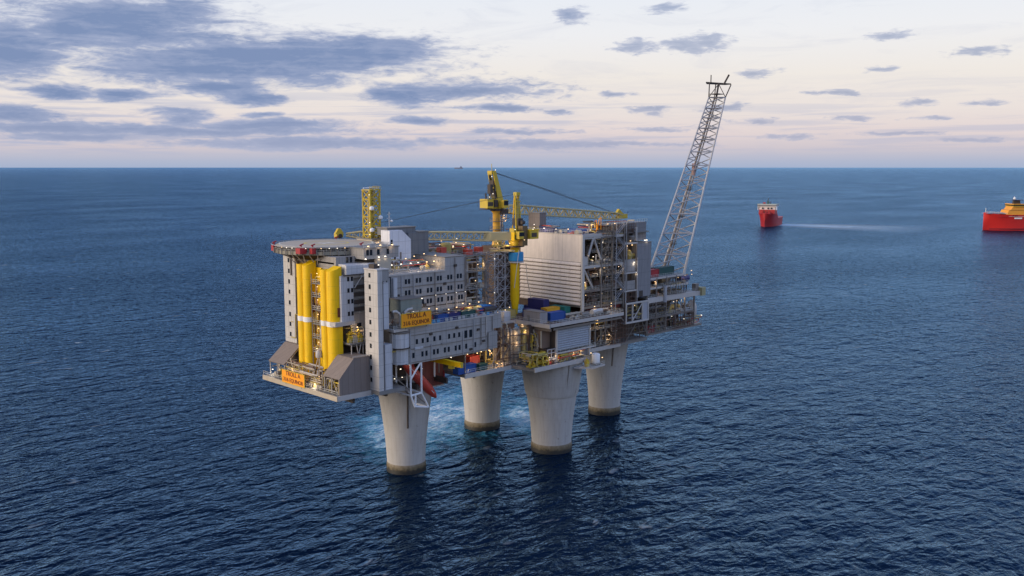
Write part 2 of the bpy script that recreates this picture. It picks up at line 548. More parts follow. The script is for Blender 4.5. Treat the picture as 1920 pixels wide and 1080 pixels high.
def vessels(parent, x0, x1, y0, y1, zf, n, mats, seed=1, rmin=0.6, rmax=1.3, hmax=3.2):
    """Tanks, drums and equipment skids standing on a floor at height zf."""
    rnd = random.Random(seed)
    for k in range(n):
        x, y, r = rnd.uniform(x0, x1), rnd.uniform(y0, y1), rnd.uniform(rmin, rmax)
        h = rnd.uniform(0.45, 1.0) * hmax
        t = rnd.random()
        if t < 0.4:
            MB().lathe(x, y, [(r * 0.9, zf), (r, zf + 0.25), (r, zf + h * 0.85), (r * 0.6, zf + h * 0.97), (r * 0.2, zf + h)], 12).build('vessel', rnd.choice(mats), parent, True)
        elif t < 0.6:
            L = r * 2.6
            m = MB()
            m.tube((x - L, y, zf + r + 0.4), (x + L, y, zf + r + 0.4), r, 12)
            for s in (-0.6, 0.6):
                m.box(x + s * L - 0.2, x + s * L + 0.2, y - r * 0.8, y + r * 0.8, zf, zf + r * 0.7)
            m.build('drum', rnd.choice(mats), parent, True)
        else:
            m = MB()
            m.box(x - r, x + r, y - r * 0.7, y + r * 0.7, zf, zf + h * 0.6)
            m.box(x - r * 0.6, x + r * 0.7, y - r * 0.45, y + r * 0.4, zf + h * 0.6, zf + h * 0.8)
            m.tube((x, y, zf + h * 0.8), (x, y, zf + h * 1.05), r * 0.2, 8)
            m.build('equipment_skid', rnd.choice(mats), parent)


def frame_part(parent, p, q, r, name='brace', m=None):
    return MB().tube(p, q, r, 6).build(name, m or grey_steel, parent, True)


def scaffold(parent, x0, x1, y, z0, z1, dx=1.6, dz=2.0, m=None, r=0.07):
    """Tube scaffolding in a wall plane facing -Y, two tubes deep with planks."""
    mb = MB()
    nx, nz_ = max(1, round((x1 - x0) / dx)), max(1, round((z1 - z0) / dz))
    for yy in (y, y + 0.9):
        for i in range(nx + 1):
            x = x0 + (x1 - x0) * i / nx
            mb.tube((x, yy, z0), (x, yy, z1), r, 4)
        for k in range(nz_ + 1):
            z = z0 + (z1 - z0) * k / nz_
            mb.tube((x0, yy, z), (x1, yy, z), r, 4)
    for k in range(1, nz_):
        z = z0 + (z1 - z0) * k / nz_
        if k % 2:
            mb.box(x0, x1, y + 0.1, y + 0.8, z + 0.08, z + 0.14)
        mb.tube((x0, y, z), (min(x1, x0 + dx * 1.5), y, min(z1, z + dz)), r * 0.8, 4)
    return mb.build('scaffolding', m or galv, parent)


def container(name, label, mm, x, y, z, lx=6.0, ly=2.5, h=2.6, rot=0.0, group='cargo containers on the platform decks'):
    """A ribbed steel cargo container with corner posts, doors and locking bars."""
    o = thing(name, label, 'container', (x, y, z), group)
    o.rotation_euler = (0, 0, rot)
    b = MB()
    n = int(lx / 0.3)
    prof = []
    for k in range(n + 1):
        X = -lx / 2 + 0.12 + (lx - 0.24) * k / n
        prof.append((X, -ly / 2 + (0.03 if k % 2 else 0.09)))
    prof += [(X, -Y) for X, Y in reversed(prof)]
    b.prism(prof, 'z', 0.12, h - 0.1)

    def bl(mb, nm, ma):
        me = bpy.data.meshes.new(nm)
        me.from_pydata(mb.v, [], mb.f)
        me.materials.append(ma)
        c = bpy.data.objects.new(nm, me)
        COL.objects.link(c)
        c.parent = o
        return c
    bl(b, 'body', mm)
    f = MB()
    for sx in (-1, 1):
        for sy in (-1, 1):
            f.box(sx * lx / 2 - 0.1, sx * lx / 2 + 0.1, sy * ly / 2 - 0.1, sy * ly / 2 + 0.1, 0, h)
    for zz in (0.0, h - 0.12):
        for sy in (-1, 1):
            f.box(-lx / 2 + 0.1, lx / 2 - 0.1, sy * ly / 2 - 0.07, sy * ly / 2 + 0.07, zz, zz + 0.14)
        for sx in (-1, 1):
            f.box(sx * lx / 2 - 0.07, sx * lx / 2 + 0.07, -ly / 2 + 0.1, ly / 2 - 0.1, zz, zz + 0.14)
    bl(f, 'frame', mm)
    for s in (-1, 1):
        d = MB().box(-lx / 2 - 0.02, -lx / 2 + 0.1, 0.04 * s if s > 0 else -ly / 2 + 0.12, ly / 2 - 0.12 if s > 0 else -0.04, 0.2, h - 0.2)
        for yy in (0.35, 0.8):
            d.tube((-lx / 2 - 0.05, s * yy, 0.25), (-lx / 2 - 0.05, s * yy, h - 0.25), 0.03, 4)
        bl(d, 'door', mm)
    return o


# ------------------------------------------------------------------ the sea
def build_sea():
    m = bpy.data.materials.new('sea water')
    m.use_nodes = True
    t = m.node_tree
    N = NT(t)
    b = t.nodes['Principled BSDF']
    pos = N.n('ShaderNodeNewGeometry').outputs['Position']

    def wave(ang, stretch, scale, detail, rough, seed, dist=0.0):
        mp = N.n('ShaderNodeMapping', {'Vector': pos, 'Location': (seed, seed * 0.7, 0), 'Rotation': (0, 0, ang), 'Scale': (stretch, 1.0, 1.0)})
        return N.noise(mp, scale, detail, rough, '2D', dist)
    w1 = wave(R(10), 0.55, 0.062, 1, 0.5, 11, 0.5)
    w4 = wave(R(-22), 0.5, 0.105, 1, 0.5, 53, 0.4)
    w2 = wave(R(24), 0.55, 0.19, 2, 0.5, 37, 0.5)
    w3 = wave(R(-14), 0.7, 0.42, 3, 0.55, 71, 0.4)
    patch = wave(R(20), 0.5, 0.006, 3, 0.5, 5)                       # gusts: rougher and smoother areas
    g = N.n('ShaderNodeMapRange', {0: patch, 1: 0.3, 2: 0.7, 3: 0.7, 4: 1.25}).outputs[0]
    cross = N.n('ShaderNodeMapRange', {0: wave(R(60), 0.7, 0.011, 2, 0.5, 91), 1: 0.35, 2: 0.65, 3: 0.3, 4: 1.0}).outputs[0]
    h = N.m('ADD', N.m('ADD', N.m('MULTIPLY', w1, 2.1), N.m('MULTIPLY', N.m('MULTIPLY', w4, cross), 2.0)), N.m('MULTIPLY', N.m('ADD', N.m('MULTIPLY', w2, 2.1), N.m('MULTIPLY', w3, 1.05)), g))
    # churned water drifting from the legs
    foam = None
    for cx, cy, lx, ly, ang in ((50, 44, 52, 26, 34), (76, 20, 26, 9, 50), (22, 36, 36, 15, 58)):
        mp = N.n('ShaderNodeMapping', {'Vector': N.vm('SUBTRACT', pos, (cx, cy, 0)), 'Rotation': (0, 0, -R(ang))})
        L = N.vm('LENGTH', N.vm('MULTIPLY', mp.outputs[0], (1 / lx, 1 / ly, 0)))
        k = N.m('SUBTRACT', 1.0, L)
        foam = k if foam is None else N.m('SMOOTH_MAX', foam, k, 0.3)
    fn = N.noise(N.vm('MULTIPLY', pos, (1, 1, 0)), 0.12, 7, 0.62, '3D', 1.0)
    fk = N.m('ADD', foam, N.m('MULTIPLY', N.m('SUBTRACT', fn, 0.5), 2.2))
    teal = N.n('ShaderNodeMapRange', {0: fk, 1: -0.3, 2: 0.75, 3: 0.0, 4: 1.0}, interpolation_type='SMOOTHSTEP').outputs[0]
    fine = N.noise(N.n('ShaderNodeMapping', {'Vector': pos, 'Rotation': (0, 0, R(16)), 'Scale': (0.4, 1.0, 0.0)}), 0.6, 9, 0.72, '3D', 1.2)
    wf = N.m('MULTIPLY', N.n('ShaderNodeMapRange', {0: N.m('ADD', fk, N.m('MULTIPLY', N.m('SUBTRACT', fine, 0.5), 3.4)), 1: 0.3, 2: 1.25, 3: 0.0, 4: 0.85}).outputs[0], 1.0)
    # small whitecaps on crests
    cap_n = N.noise(N.vm('MULTIPLY', pos, (1, 1, 0)), 0.05, 3, 0.6)
    caps = N.m('MULTIPLY', N.n('ShaderNodeMapRange', {0: w2, 1: 0.66, 2: 0.74, 3: 0.0, 4: 0.35}).outputs[0],
               N.n('ShaderNodeMapRange', {0: cap_n, 1: 0.55, 2: 0.7, 3: 0.0, 4: 1.0}).outputs[0])
    # wake of the far red ship: a pale streak running off to the right of its stern
    a, q = at(1462, 421, z=0), at(1760, 431, z=0)
    dv = (q - a)
    L = dv.length
    mp = N.n('ShaderNodeMapping', {'Vector': N.vm('SUBTRACT', pos, (a.x, a.y, 0)), 'Rotation': (0, 0, -math.atan2(dv.y, dv.x))})
    sx = N.n('ShaderNodeSeparateXYZ', {0: mp})
    along = N.m('DIVIDE', sx.outputs[0], L)
    wid = N.m('ADD', 42.0, N.m('MULTIPLY', along, 110.0))
    across = N.m('DIVIDE', N.m('ABSOLUTE', sx.outputs[1]), wid)
    wk = N.m('MULTIPLY', N.n('ShaderNodeMapRange', {0: across, 1: 0.2, 2: 1.0, 3: 1.0, 4: 0.0}).outputs[0],
             N.m('MULTIPLY', N.n('ShaderNodeMapRange', {0: along, 1: 0.0, 2: 1.0, 3: 1.0, 4: 0.0}).outputs[0], N.m('GREATER_THAN', along, 0.0)))
    wk = N.m('MULTIPLY', wk, N.n('ShaderNodeMapRange', {0: N.noise(N.vm('MULTIPLY', pos, (1, 1, 0)), 0.03, 5, 0.6), 1: 0.3, 2: 0.6, 3: 0.6, 4: 1.0}).outputs[0])
    col = N.mix(patch, (0.0014, 0.0062, 0.019, 1), (0.0022, 0.009, 0.027, 1))
    col = N.mix(teal, col, (0.05, 0.27, 0.42, 1))
    col = N.mix(N.m('MAXIMUM', N.m('MAXIMUM', wf, caps), N.m('MULTIPLY', wk, 0.95)), col, (0.7, 0.78, 0.82, 1))
    bp = N.n('ShaderNodeBump', {'Strength': 1.0, 'Distance': 1.0, 'Height': h}).outputs[0]
    froth = N.m('MAXIMUM', N.m('MAXIMUM', wf, caps), N.m('MULTIPLY', wk, 0.95))
    t.nodes.remove(b)
    body = N.n('ShaderNodeBsdfDiffuse', {'Color': col, 'Normal': bp})
    gl = N.n('ShaderNodeBsdfGlossy', {'Color': (0.40, 0.69, 1.0, 1), 'Roughness': 0.17, 'Normal': bp})
    fr = N.n('ShaderNodeFresnel', {'IOR': 1.34, 'Normal': bp}).outputs[0]
    fr = N.m('MULTIPLY', N.m('MINIMUM', N.m('POWER', fr, 1.3), 0.64), N.m('SUBTRACT', 1.0, N.m('MULTIPLY', froth, 0.8)))
    mx = N.n('ShaderNodeMixShader', {0: fr})
    t.links.new(body.outputs[0], mx.inputs[1])
    t.links.new(gl.outputs[0], mx.inputs[2])
    t.links.new(mx.outputs[0], t.nodes['Material Output'].inputs[0])
    rings = [0, 60, 120, 250, 500, 1000, 2000, 4000, 9000, 20000, 50000, 100000, 200000]
    n = 96
    cx, cy = 20.0, 10.0
    vs = [(cx, cy, 0)]
    fs = []
    for r in rings[1:]:
        vs += [(cx + r * math.cos(2 * math.pi * k / n), cy + r * math.sin(2 * math.pi * k / n), 0) for k in range(n)]
    for k in range(n):
        fs.append((0, 1 + k, 1 + (k + 1) % n))
    for i in range(len(rings) - 2):
        for k in range(n):
            a0, b0 = 1 + i * n, 1 + (i + 1) * n
            fs.append((a0 + k, b0 + k, b0 + (k + 1) % n, a0 + (k + 1) % n))
    o = MB().add(vs, fs).build('sea', m)
    o['kind'] = 'structure'
    o['label'] = 'dark blue choppy open sea with churned pale water around the platform legs'
    return o


build_sea()

# ------------------------------------------------------------------ the substructure: four flared concrete legs and the deck they carry
ZD = 33.0
plat = thing('oil_platform', 'long grey offshore platform deck standing on four flared concrete legs in the sea', 'oil platform', (0, 0, 0))
for i, (lx, ly, k) in enumerate([(0, 0, 0.94), (53.6, 20.6, 1.0), (51.2, -18.4, 1.05), (104.2, 1.3, 0.95)]):
    prof = [(6.75, -10), (6.75, 3.2), (6.9, 6), (7.3, 11), (7.9, 16), (8.6, 21), (9.4, 26), (10.2, 30.5), (10.6, 33)]
    lg = MB().lathe(lx, ly, [(r * k, z) for r, z in prof], 40).build('leg', concrete_m, plat, True)
    MB().lathe(lx, ly, [(6.95 * k, -9), (7.0 * k, 1.6), (6.92 * k, 2.3), (6.86 * k, 3.1)], 40).build('marine_growth', growth_m, lg, True)
    a = math.radians(225 + (12, -20, 30, 15)[i])
    pp = []
    for r, z in prof[4 if i == 0 else 5:]:
        pp.append((lx + (r * k + 0.1) * math.cos(a), ly + (r * k + 0.1) * math.sin(a), z))
    MB().path(pp, 0.28).build('service_pipe', grey_steel if i else dark_steel, lg, True)
    if i == 2:
        MB().lathe(lx, ly, [(8.75 * k, 20.4), (9.05 * k, 21.2), (10.75 * k, 32.9)], 40, False).build('repair_collar', concrete_m, lg, True)
MB().prism([(-38, -17), (-25, -17), (-25, -20.6), (-16, -20.6), (-16, -9), (8, -9), (8, -20.6), (28.5, -20.6), (30.5, -30), (57, -30), (58, -20.6), (103, -20.6), (103, 22), (-38, 23.5)], 'z', ZD, ZD + 1.2).build('main_deck', deck_grey, plat)
for nm, p in (('edge_beam', [(-38.3, -17.3), (-38.3, 23.8)]), ('deck_edge', [(-38.0, -17.35), (-26, -17.35)]), ('deck_edge', [(8, -20.9), (28.3, -20.9)]),
              ('deck_edge', [(30.3, -30.35), (57.2, -30.35)]), ('deck_edge', [(58, -20.95), (86, -20.95)])):
    (x0, y0), (x1, y1) = p
    MB().box(min(x0, x1) - 0.2, max(x0, x1) + 0.2, min(y0, y1) - 0.2, max(y0, y1) + 0.2, ZD - 0.15, ZD + 1.3).build(nm, pale_steel if nm == 'deck_edge' else beige, plat)
for x in range(-32, 100, 12):
    MB().box(x - 0.4, x + 0.4, -16.5, 21.5, ZD - 1.8, ZD - 0.01).build('deck_beam', dark_steel, plat)
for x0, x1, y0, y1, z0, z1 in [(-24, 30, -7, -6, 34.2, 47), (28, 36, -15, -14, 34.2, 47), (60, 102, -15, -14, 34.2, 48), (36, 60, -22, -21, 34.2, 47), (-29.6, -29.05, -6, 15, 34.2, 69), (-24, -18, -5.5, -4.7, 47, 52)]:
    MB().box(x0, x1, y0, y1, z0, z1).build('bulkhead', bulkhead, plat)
MB().rail([(-38.3, -17.4, 34.5), (-38.3, 23.8, 34.5)]).build('railing', rail_mat, plat)
MB().rail([(8, -21, 34.5), (28, -21, 34.5)]).build('railing', rail_mat, plat)
MB().rail([(58, -21, 34.5), (86, -21, 34.5)]).build('railing', rail_mat, plat)
for x, y, z in [(-36, 22, 36), (-36.5, -3, 35.5), (10, -20, 35.3), (22.5, -20.5, 35.6), (24.5, -20.5, 35.4), (14, -20, 40.2), (19, -20.8, 40.3), (22, -19, 41), (25, -15, 38), (33, -16, 44), (62, -20, 44), (68, -20.5, 42), (74, -20, 44), (80, -20.6, 38)]:
    lamp(plat, x, y, z, warm=(x > 8), power=900)
for x, y, z in [(-13.5, -12, 34.8), (-10.5, -12, 34.8), (-7.5, -12, 34.8), (-4.5, -11, 34.8), (-21.5, -12, 40), (-3.2, -12.5, 38.5), (-3, -12.5, 36.5)]:
    lamp(plat, x, y, z, s=0.9)
# open bay right of the accommodation wing: columns and braces
for x in (21.5, 25.5, 28.8):
    MB().tube((x, -20.0, 34.2), (x, -20.0, 47), 0.28, 8).build('column', grey_steel, plat, True)
for p, q in [((8.5, -20.2, 34.5), (8.5, -20.2, 41)), ((4.5, -12, 34), (4.5, -12, 41)), ((20, -20.2, 35), (27.5, -20.2, 45)), ((23.5, -20.2, 35), (29, -20.2, 41.5)), ((21.6, -20.1, 47), (28.7, -20.1, 40))]:
    frame_part(plat, p, q, 0.22)
pipes(plat, 21, 29, -19, -9, 35, 48, 22, [ochre, grey_steel, beige, dark_steel], 0.12, 0.35, 3)
pipes(plat, 60, 86, -20, -16, 35, 47, 34, [ochre, grey_steel, beige, dark_steel, galv], 0.1, 0.35, 5)
vessels(plat, 61, 85, -19.5, -16.5, 34.2, 8, [beige, grey_steel, ochre, dark_steel], 9)
for x in (60.5, 66, 72, 78, 84):
    MB().box(x - 0.25, x + 0.25, -20.6, -20.1, 34.2, 46.8).build('column', grey_steel, plat)
MB().box(58, 86, -20.5, -16, 40.6, 40.9).build('mezzanine_deck', deck_grey, plat)
MB().rail([(58, -20.6, 40.9), (86, -20.6, 40.9)]).build('railing', rail_mat, plat)
for p, q in [((72, -20.7, 34.5), (78, -20.7, 40.6)), ((84, -20.7, 34.5), (78, -20.7, 40.6)), ((60.5, -20.7, 46.5), (66, -20.7, 41))]:
    frame_part(plat, p, q, 0.2)

# ------------------------------------------------------------------ west face: hoods, columns, towers
hood = thing('hood_shelter', 'large dark taupe hood with a sloped front at the near deck corner', 'shelter', (-32, -11, 34.2), 'sloped equipment hoods at the west deck edge')
MB().prism([(-37, 34.25), (-37, 39.1), (-32.1, 44.3), (-26.3, 44.5), (-26.3, 34.25)], 'y', -16.7, -16.4).build('side_panel', taupe, hood)
MB().prism([(-37.15, 39.0), (-32.15, 44.35), (-32.05, 44.1), (-37.0, 38.8)], 'y', -16.8, -8.4).build('sloped_panel', taupe, hood)
MB().box(-32.1, -26.3, -16.8, -8.4, 44.32, 44.6).build('roof', taupe, hood)
MB().prism([(-37, 38.6), (-32.1, 44.0), (-26.3, 44.2), (-26.3, 34.25), (-31, 34.25)], 'y', -8.7, -8.4).build('side_panel', taupe, hood)
for y in (-16.2, -12.4, -8.8):
    MB().tube((-36.8, y, 34.2), (-36.8, y, 38.9), 0.16, 6).build('post', pale_steel, hood, True)
MB().rail([(-32.1, -16.7, 44.6), (-26.3, -16.7, 44.6)], 0.5).build('railing', rail_mat, hood)
pipes(hood, -36.3, -33, -15.8, -9, 34.5, 39, 16, [ochre, beige, pale_steel, crane_yellow], 0.1, 0.28, 12)
vessels(hood, -36, -33, -15.5, -9.3, 34.2, 4, [ochre, beige, grey_steel], 8, 0.5, 0.8, 2.6)
for p, q in [((-36.9, -16, 34.4), (-36.9, -13, 38.5)), ((-36.9, -9.5, 34.4), (-36.9, -12.4, 38.4))]:
    frame_part(hood, p, q, 0.13, m=beige)

hood2 = thing('hood_shelter', 'smaller taupe sloped hood on posts under the far stair tower', 'shelter', (-33, 17.5, 34.2), 'sloped equipment hoods at the west deck edge')
MB().prism([(-37.15, 39.0), (-31.15, 44.2), (-31.05, 43.9), (-37.0, 38.7)], 'y', 13.2, 22.4).build('sloped_panel', taupe, hood2)
MB().box(-31.1, -28.5, 13.2, 22.4, 44.0, 44.3).build('roof', taupe, hood2)
MB().box(-30.2, -29.9, 13.4, 22.3, 34.2, 43.9).build('back_panel', bulkhead, hood2)
for y in (13.5, 17.8, 22.1):
    MB().tube((-36.7, y, 34.2), (-36.7, y, 39.0), 0.17, 6).build('post', pale_steel, hood2, True)
frame_part(hood2, (-36.5, 13.4, 38.6), (-31.2, 13.4, 43.6), 0.15, m=pale_steel)
frame_part(hood2, (-31.0, 13.4, 34.4), (-31.0, 13.4, 43.8), 0.15, m=pale_steel)
frame_part(hood2, (-36.4, 13.4, 34.6), (-31.4, 13.4, 39.4), 0.13, m=pale_steel)
pipes(hood2, -36, -31, 13.8, 22, 34.5, 40, 18, [ochre, beige, pale_steel, grey_steel], 0.1, 0.25, 22)
vessels(hood2, -36, -31.5, 14.5, 21.5, 34.2, 5, [ochre, beige, grey_steel], 18, 0.5, 0.9, 3)

# yellow riser columns: each a broad chamfered casing with a slimmer half-round duct beside it
def column(name, label, yc, w, z0, z1, cut, rear=True):
    o = thing(name, label, 'column', (-31.5, yc, z0), 'tall yellow columns at the west face')
    x0 = -33.4
    c = 1.1
    rr = w * 0.56
    poly = []
    for k in range(9):
        a = math.pi * 1.5 - k / 8 * math.pi / 2
        poly.append((x0 + rr + rr * math.cos(a), yc - w / 2 + rr + rr * math.sin(a)))
    for k in range(5):
        a = math.pi - k / 4 * math.pi / 2
        poly.append((x0 + c + c * math.cos(a), yc + w / 2 - c + c * math.sin(a)))
    poly += [(x0 + 3.3, yc + w / 2), (x0 + 3.3, yc - w / 2)]
    mb = MB()
    n = len(poly)
    top = []
    for px, py in poly:
        top.append(z1 + (px - x0) * cut)
    vs = [(px, py, z0) for px, py in poly] + [(px, py, tz) for (px, py), tz in zip(poly, top)]
    mb.add(vs, [(k, (k + 1) % n, n + (k + 1) % n, n + k) for k in range(n)] + [tuple(range(n - 1, -1, -1)), tuple(range(n, 2 * n))])
    mb.build('casing', yellow, o, True)
    d = MB()
    r = 1.8
    prof = []
    for k in range(15):
        a = math.pi * (0.5 + k / 14 * 1.0)
        prof.append((x0 + 1.6 + r * 0.95 * math.cos(a), yc + w / 2 + r * 0.95 + r * math.sin(a)))
    prof += [(x0 + 3.2, yc + w / 2 + r * 0.95 - r), (x0 + 3.2, yc + w / 2 + r * 0.95 + r)]
    d.prism(prof, 'z', z0 + 0.2, z1 + 0.25)
    d.build('duct', yellow, o, True)
    zb = 53.6
    b = MB()
    b.prism([(px - 0.18 if px < x0 + 2 else px, yc + (py - yc) * 1.05) for px, py in poly], 'z', zb - 0.75, zb + 0.75)
    b.build('band', white, o)
    b = MB()
    b.prism([(x0 + 1.6 + (px - x0 - 1.6) * 1.09, py) for px, py in prof], 'z', zb - 0.75, zb + 0.75)
    b.build('band', white, o)
    if rear:
        MB().box(x0 + 3.31, x0 + 5.4, yc - w / 2 - 2.6, yc + 1, z0 + 2, z1 - 0.6).build('rear_casing', yellow, o)
    for zz in range(int(z0) + 3, int(z1) - 2, 4):
        MB().prism([(px - 0.03 if px < x0 + 1.5 else px, yc + (py - yc) * 1.006) for px, py in poly], 'z', zz, zz + 0.06).build('seam', crane_yellow, o)
    MB().box(x0 + 1.6, x0 + 2.7, yc - w / 2 - 0.06, yc - w / 2 - 0.003, 55.8, 58.6).build('hatch', sign_ink, o)
    return o


column('yellow_column', 'tall yellow column on the right of the pair, foot behind the big taupe hood', -6.9, 4.0, 34.3, 69.4, 0.42, False)
column('yellow_column', 'tall yellow column on the left of the pair, standing beside the far stair tower', 6.3, 3.4, 35.2, 70.2, 0.42)
# access platforms between the yellow columns
acc = thing('access_tower', 'open steel access platforms with lit equipment between the two yellow columns', 'scaffold', (-30, 0.5, 34.2))
for z in (44, 48.3, 52.6, 57, 61, 65):
    MB().box(-33, -29.2, -2.3, 3.0, z, z + 0.25).build('platform', deck_grey, acc)
    MB().rail([(-33, -2.3, z + 0.25), (-33, 3.0, z + 0.25)], 1.1, 1.3).build('railing', rail_mat, acc)
    lamp(acc, -32.6, 0.3, z + 3.2, True, 0.8, power=250)
for y in (-2.2, 2.9):
    MB().tube((-33, y, 34.2), (-33, y, 68), 0.16, 6).build('post', grey_steel, acc, True)
pipes(acc, -32.5, -30, -2, 2.8, 35, 68, 26, [beige, ochre, deck_brown, pale_steel], 0.1, 0.28, 31)
for z in (44.3, 48.6, 52.9, 57.3, 61.3):
    vessels(acc, -32, -30, -1, 2, z, 1, [deck_brown, beige, ochre], int(z), 0.5, 0.8, 2.2)
# valve and pipe cluster at the foot, between the hoods
man = thing('pipe_manifold', 'tangle of beige pipes and valves at the deck edge between the two hoods', 'pipework', (-34, 0, 34.2))
pipes(man, -37, -33.5, -7.5, 12, 34.5, 40, 48, [beige, ochre, pale_steel, deck_brown, beige], 0.1, 0.3, 41)
vessels(man, -36.5, -34.5, -7, 11, 34.2, 9, [beige, ochre, grey_steel], 42, 0.45, 0.9, 3.4)
for p, q in [((-35.5, -3.6, 34.2), (-34, -2.0, 43)), ((-35.5, 0.6, 34.2), (-34, -1.4, 43)), ((-36.5, -6, 34.2), (-36.5, -2, 39)), ((-36.5, 7, 34.2), (-35.5, 12, 41))]:
    frame_part(man, p, q, 0.2, m=beige)
MB().lathe(-34, -1.7, [(0.9, 43), (1.0, 43.6), (0.9, 44.8), (0.4, 45.4)], 10).build('valve_head', pale_steel, man, True)
lamp(man, -34.6, -1.7, 45.8, True)
for y in (-6, 3.5, 9):
    lamp(man, -36.8, y, 38.3, True, 0.8, power=400)

# stair towers
def lit_rows(o, X, Y, zs, w=0.85, h=1.35):
    for z in zs:
        window_x(o, X - 0.02, Y, z, w, h)


st = thing('stair_tower', 'pale grey stair tower at the near edge with ten small dark windows in one column', 'tower', (-24, -18, 34.2), 'stair towers')
MB().box(-26, -24.3, -21, -14.6, 34.4, 70.2).build('wall', light_grey, st)
MB().box(-24.3, -23.5, -20.2, -14.8, 34.4, 67).build('wall', wall_grey, st)
MB().box(-23.5, -20.9, -20.7, -15.5, 34.4, 48).build('annex', pale_wall, st)
MB().box(-23.5, -21.6, -20.4, -15.5, 52.5, 66.3).build('annex', pale_wall, st)
MB().box(-24.3, -21.9, -21, -14.6, 67, 70.2).build('upper_storey', wall_grey, st)
MB().box(-26.15, -21.75, -21.15, -14.45, 70.2, 70.55).build('roof', light_grey, st)
MB().box(-25.4, -23.4, -18.6, -16, 70.55, 71.8).build('hatch_house', dark_steel, st)
MB().tube((-24.1, -20.5, 34.4), (-24.1, -20.5, 67), 0.18, 6).build('drainpipe', grey_steel, st, True)
lit_rows(st, -26.02, -17.2, (68.6, 65.2, 61.7, 58.3, 54.7, 51.0, 47.6, 44.3, 41.0, 37.4))
lamp(st, -24, -19, 71.6)
MB().box(-26.4, -21, -21.4, -14.6, 33.3, 34.4).build('base', deck_grey, st)

st2 = thing('stair_tower', 'pale grey stair tower under the helideck edge behind the left yellow column', 'tower', (-28, 20, 44.3), 'stair towers')
MB().box(-30, -24.5, 16.2, 23.6, 44.3, 73).build('wall', light_grey, st2)
MB().box(-30.4, -24.4, 15.9, 23.9, 73, 73.6).build('roof', pale_steel, st2)
MB().box(-29.9, -25, 15.2, 16.19, 50.5, 53.8).build('annex', wall_grey, st2)
MB().tube((-30.15, 16.4, 44.3), (-30.15, 16.4, 73), 0.18, 6).build('drainpipe', grey_steel, st2, True)
lit_rows(st2, -30.02, 20.4, (70.7, 67.3, 63.9, 60.6, 57.1, 53.4, 50.2, 46.9))

# ------------------------------------------------------------------ accommodation
acb = thing('accommodation_block', 'dark grey accommodation block with three rows of paired windows above the wing', 'building', (-2, -4, 52))
MB().box(-20.5, 6.6, -13, 4, 52.2, 67).build('wall', wing_grey, acb)
MB().box(6.6, 15.3, -13, 4, 52.2, 71.2).build('wall', wing_grey, acb)
MB().box(-20.7, 6.58, -13.25, 4.1, 67, 67.5).build('roof', pale_steel, acb)
MB().box(6.5, 15.4, -13.1, 4.1, 71.2, 71.5).build('roof', grey_steel, acb)
MB().box(-14.6, -13.2, -13.7, -13.02, 54, 66.4).build('duct', pale_wall, acb)
MB().box(-20.3, -15.2, -13.3, -13.02, 55.8, 66.8).build('glazed_bay', glass_dark, acb)
for x in (-19.4, -17.6, -16.2):
    MB().box(x - 0.5, x + 0.5, -13.42, -13.31, 56, 66.6).build('bay_panel', wing_grey, acb)
for z, xs in ((64.9, (-9.3, -8.05, -5.0, -3.7, -.6, .75, 3.6, 4.8, 7.9, 9.2, 12.0, 13.3)), (61.4, (-9.3, -8, -4.9, -3.6, -.6, .8, 3.5, 4.8, 8, 9.2, 12.3, 13.6)),
              (58.0, (-3.9, -2.6, -.7, .6, 3.7, 5.2, 7.8, 9.3, 12.5, 13.7))):
    for x in xs:
        window_y(acb, x, -13.03, z, 0.8, 1.5)
MB().rail([(-20.6, -13.2, 67.5), (6.4, -13.2, 67.5)]).build('railing', rail_mat, acb)
for x in (-16, -12, -8.3, -4.5, -1.5, 2.0, 5.0):
    lamp(acb, x, -9.5, 70.0, x > 1, 1.15, power=500 if x > -6 else 250)
for x, y, z in [(-4.5, -7, 71.3), (0.5, -5, 71.6), (4.2, -5.5, 72.2), (6.0, -9, 71.8)]:
    lamp(acb, x, y, z, True)
vessels(acb, -14, 5.5, -9, 2, 67.5, 14, [beige, ochre, deck_brown, pale_steel, grey_steel], 51, 0.6, 1.1, 2.6)
pipes(acb, -12, 6, -11, 3, 67.7, 70.5, 24, [ochre, beige, pale_steel, orange_red, galv], 0.08, 0.22, 52)
for x in (1.8, 6.0, 10.4, 14.2):
    MB().path([(x, -14.5, 52.4), (x - 0.1, -14.5, 59.2), (x - 0.6, -14.9, 60.0)], 0.12).build('lamp_post', pale_steel, acb, True)
    lamp(acb, x - 0.7, -14.9, 59.9, False, 0.6)

ctrl = thing('helideck_building', 'pale low building with lamps right under the helideck rim', 'building', (-20, -5, 67))
MB().box(-22.6, -9.5, -9.8, 6, 72.4, 75.6).build('wall', wall_grey, ctrl)
MB().box(-29.5, -22.61, -5.2, 6, 69, 73.2).build('shaded_wall', wall_grey, ctrl)
MB().box(-22.9, -9.2, -10.0, 6.1, 75.6, 75.9).build('roof', deck_grey, ctrl)
MB().box(-28.8, -14.5, -9.4, -5.3, 67.2, 71.2).build('lower_wall', pale_wall, ctrl)
MB().box(-29.4, -18.5, -10.4, -9.41, 68.4, 71.0).build('screen', pale_wall, ctrl)
MB().box(-30.6, -22.5, -10.6, -10.41, 68.1, 68.4).build('gutter', dark_steel, ctrl)
MB().box(-18.4, -13, -10.6, -9.41, 68.2, 72.4).build('lit_wall', beige, ctrl)
for x in (-21.2, -19.9, -17.2, -13.6):
    window_y(ctrl, x, -9.83, 74.4, 0.9, 1.7)
for x in (-25.4, -24.1):
    window_y(ctrl, x, -5.23, 72.2, 0.9, 1.7)
for x, z in ((-22.5, 72.6), (-17.6, 72.9), (-15.2, 73.0), (-12.5, 76.4), (-17, 76.5), (-21.5, 76.4)):
    lamp(ctrl, x, -10.6, z, z > 74, 1.2, power=200)
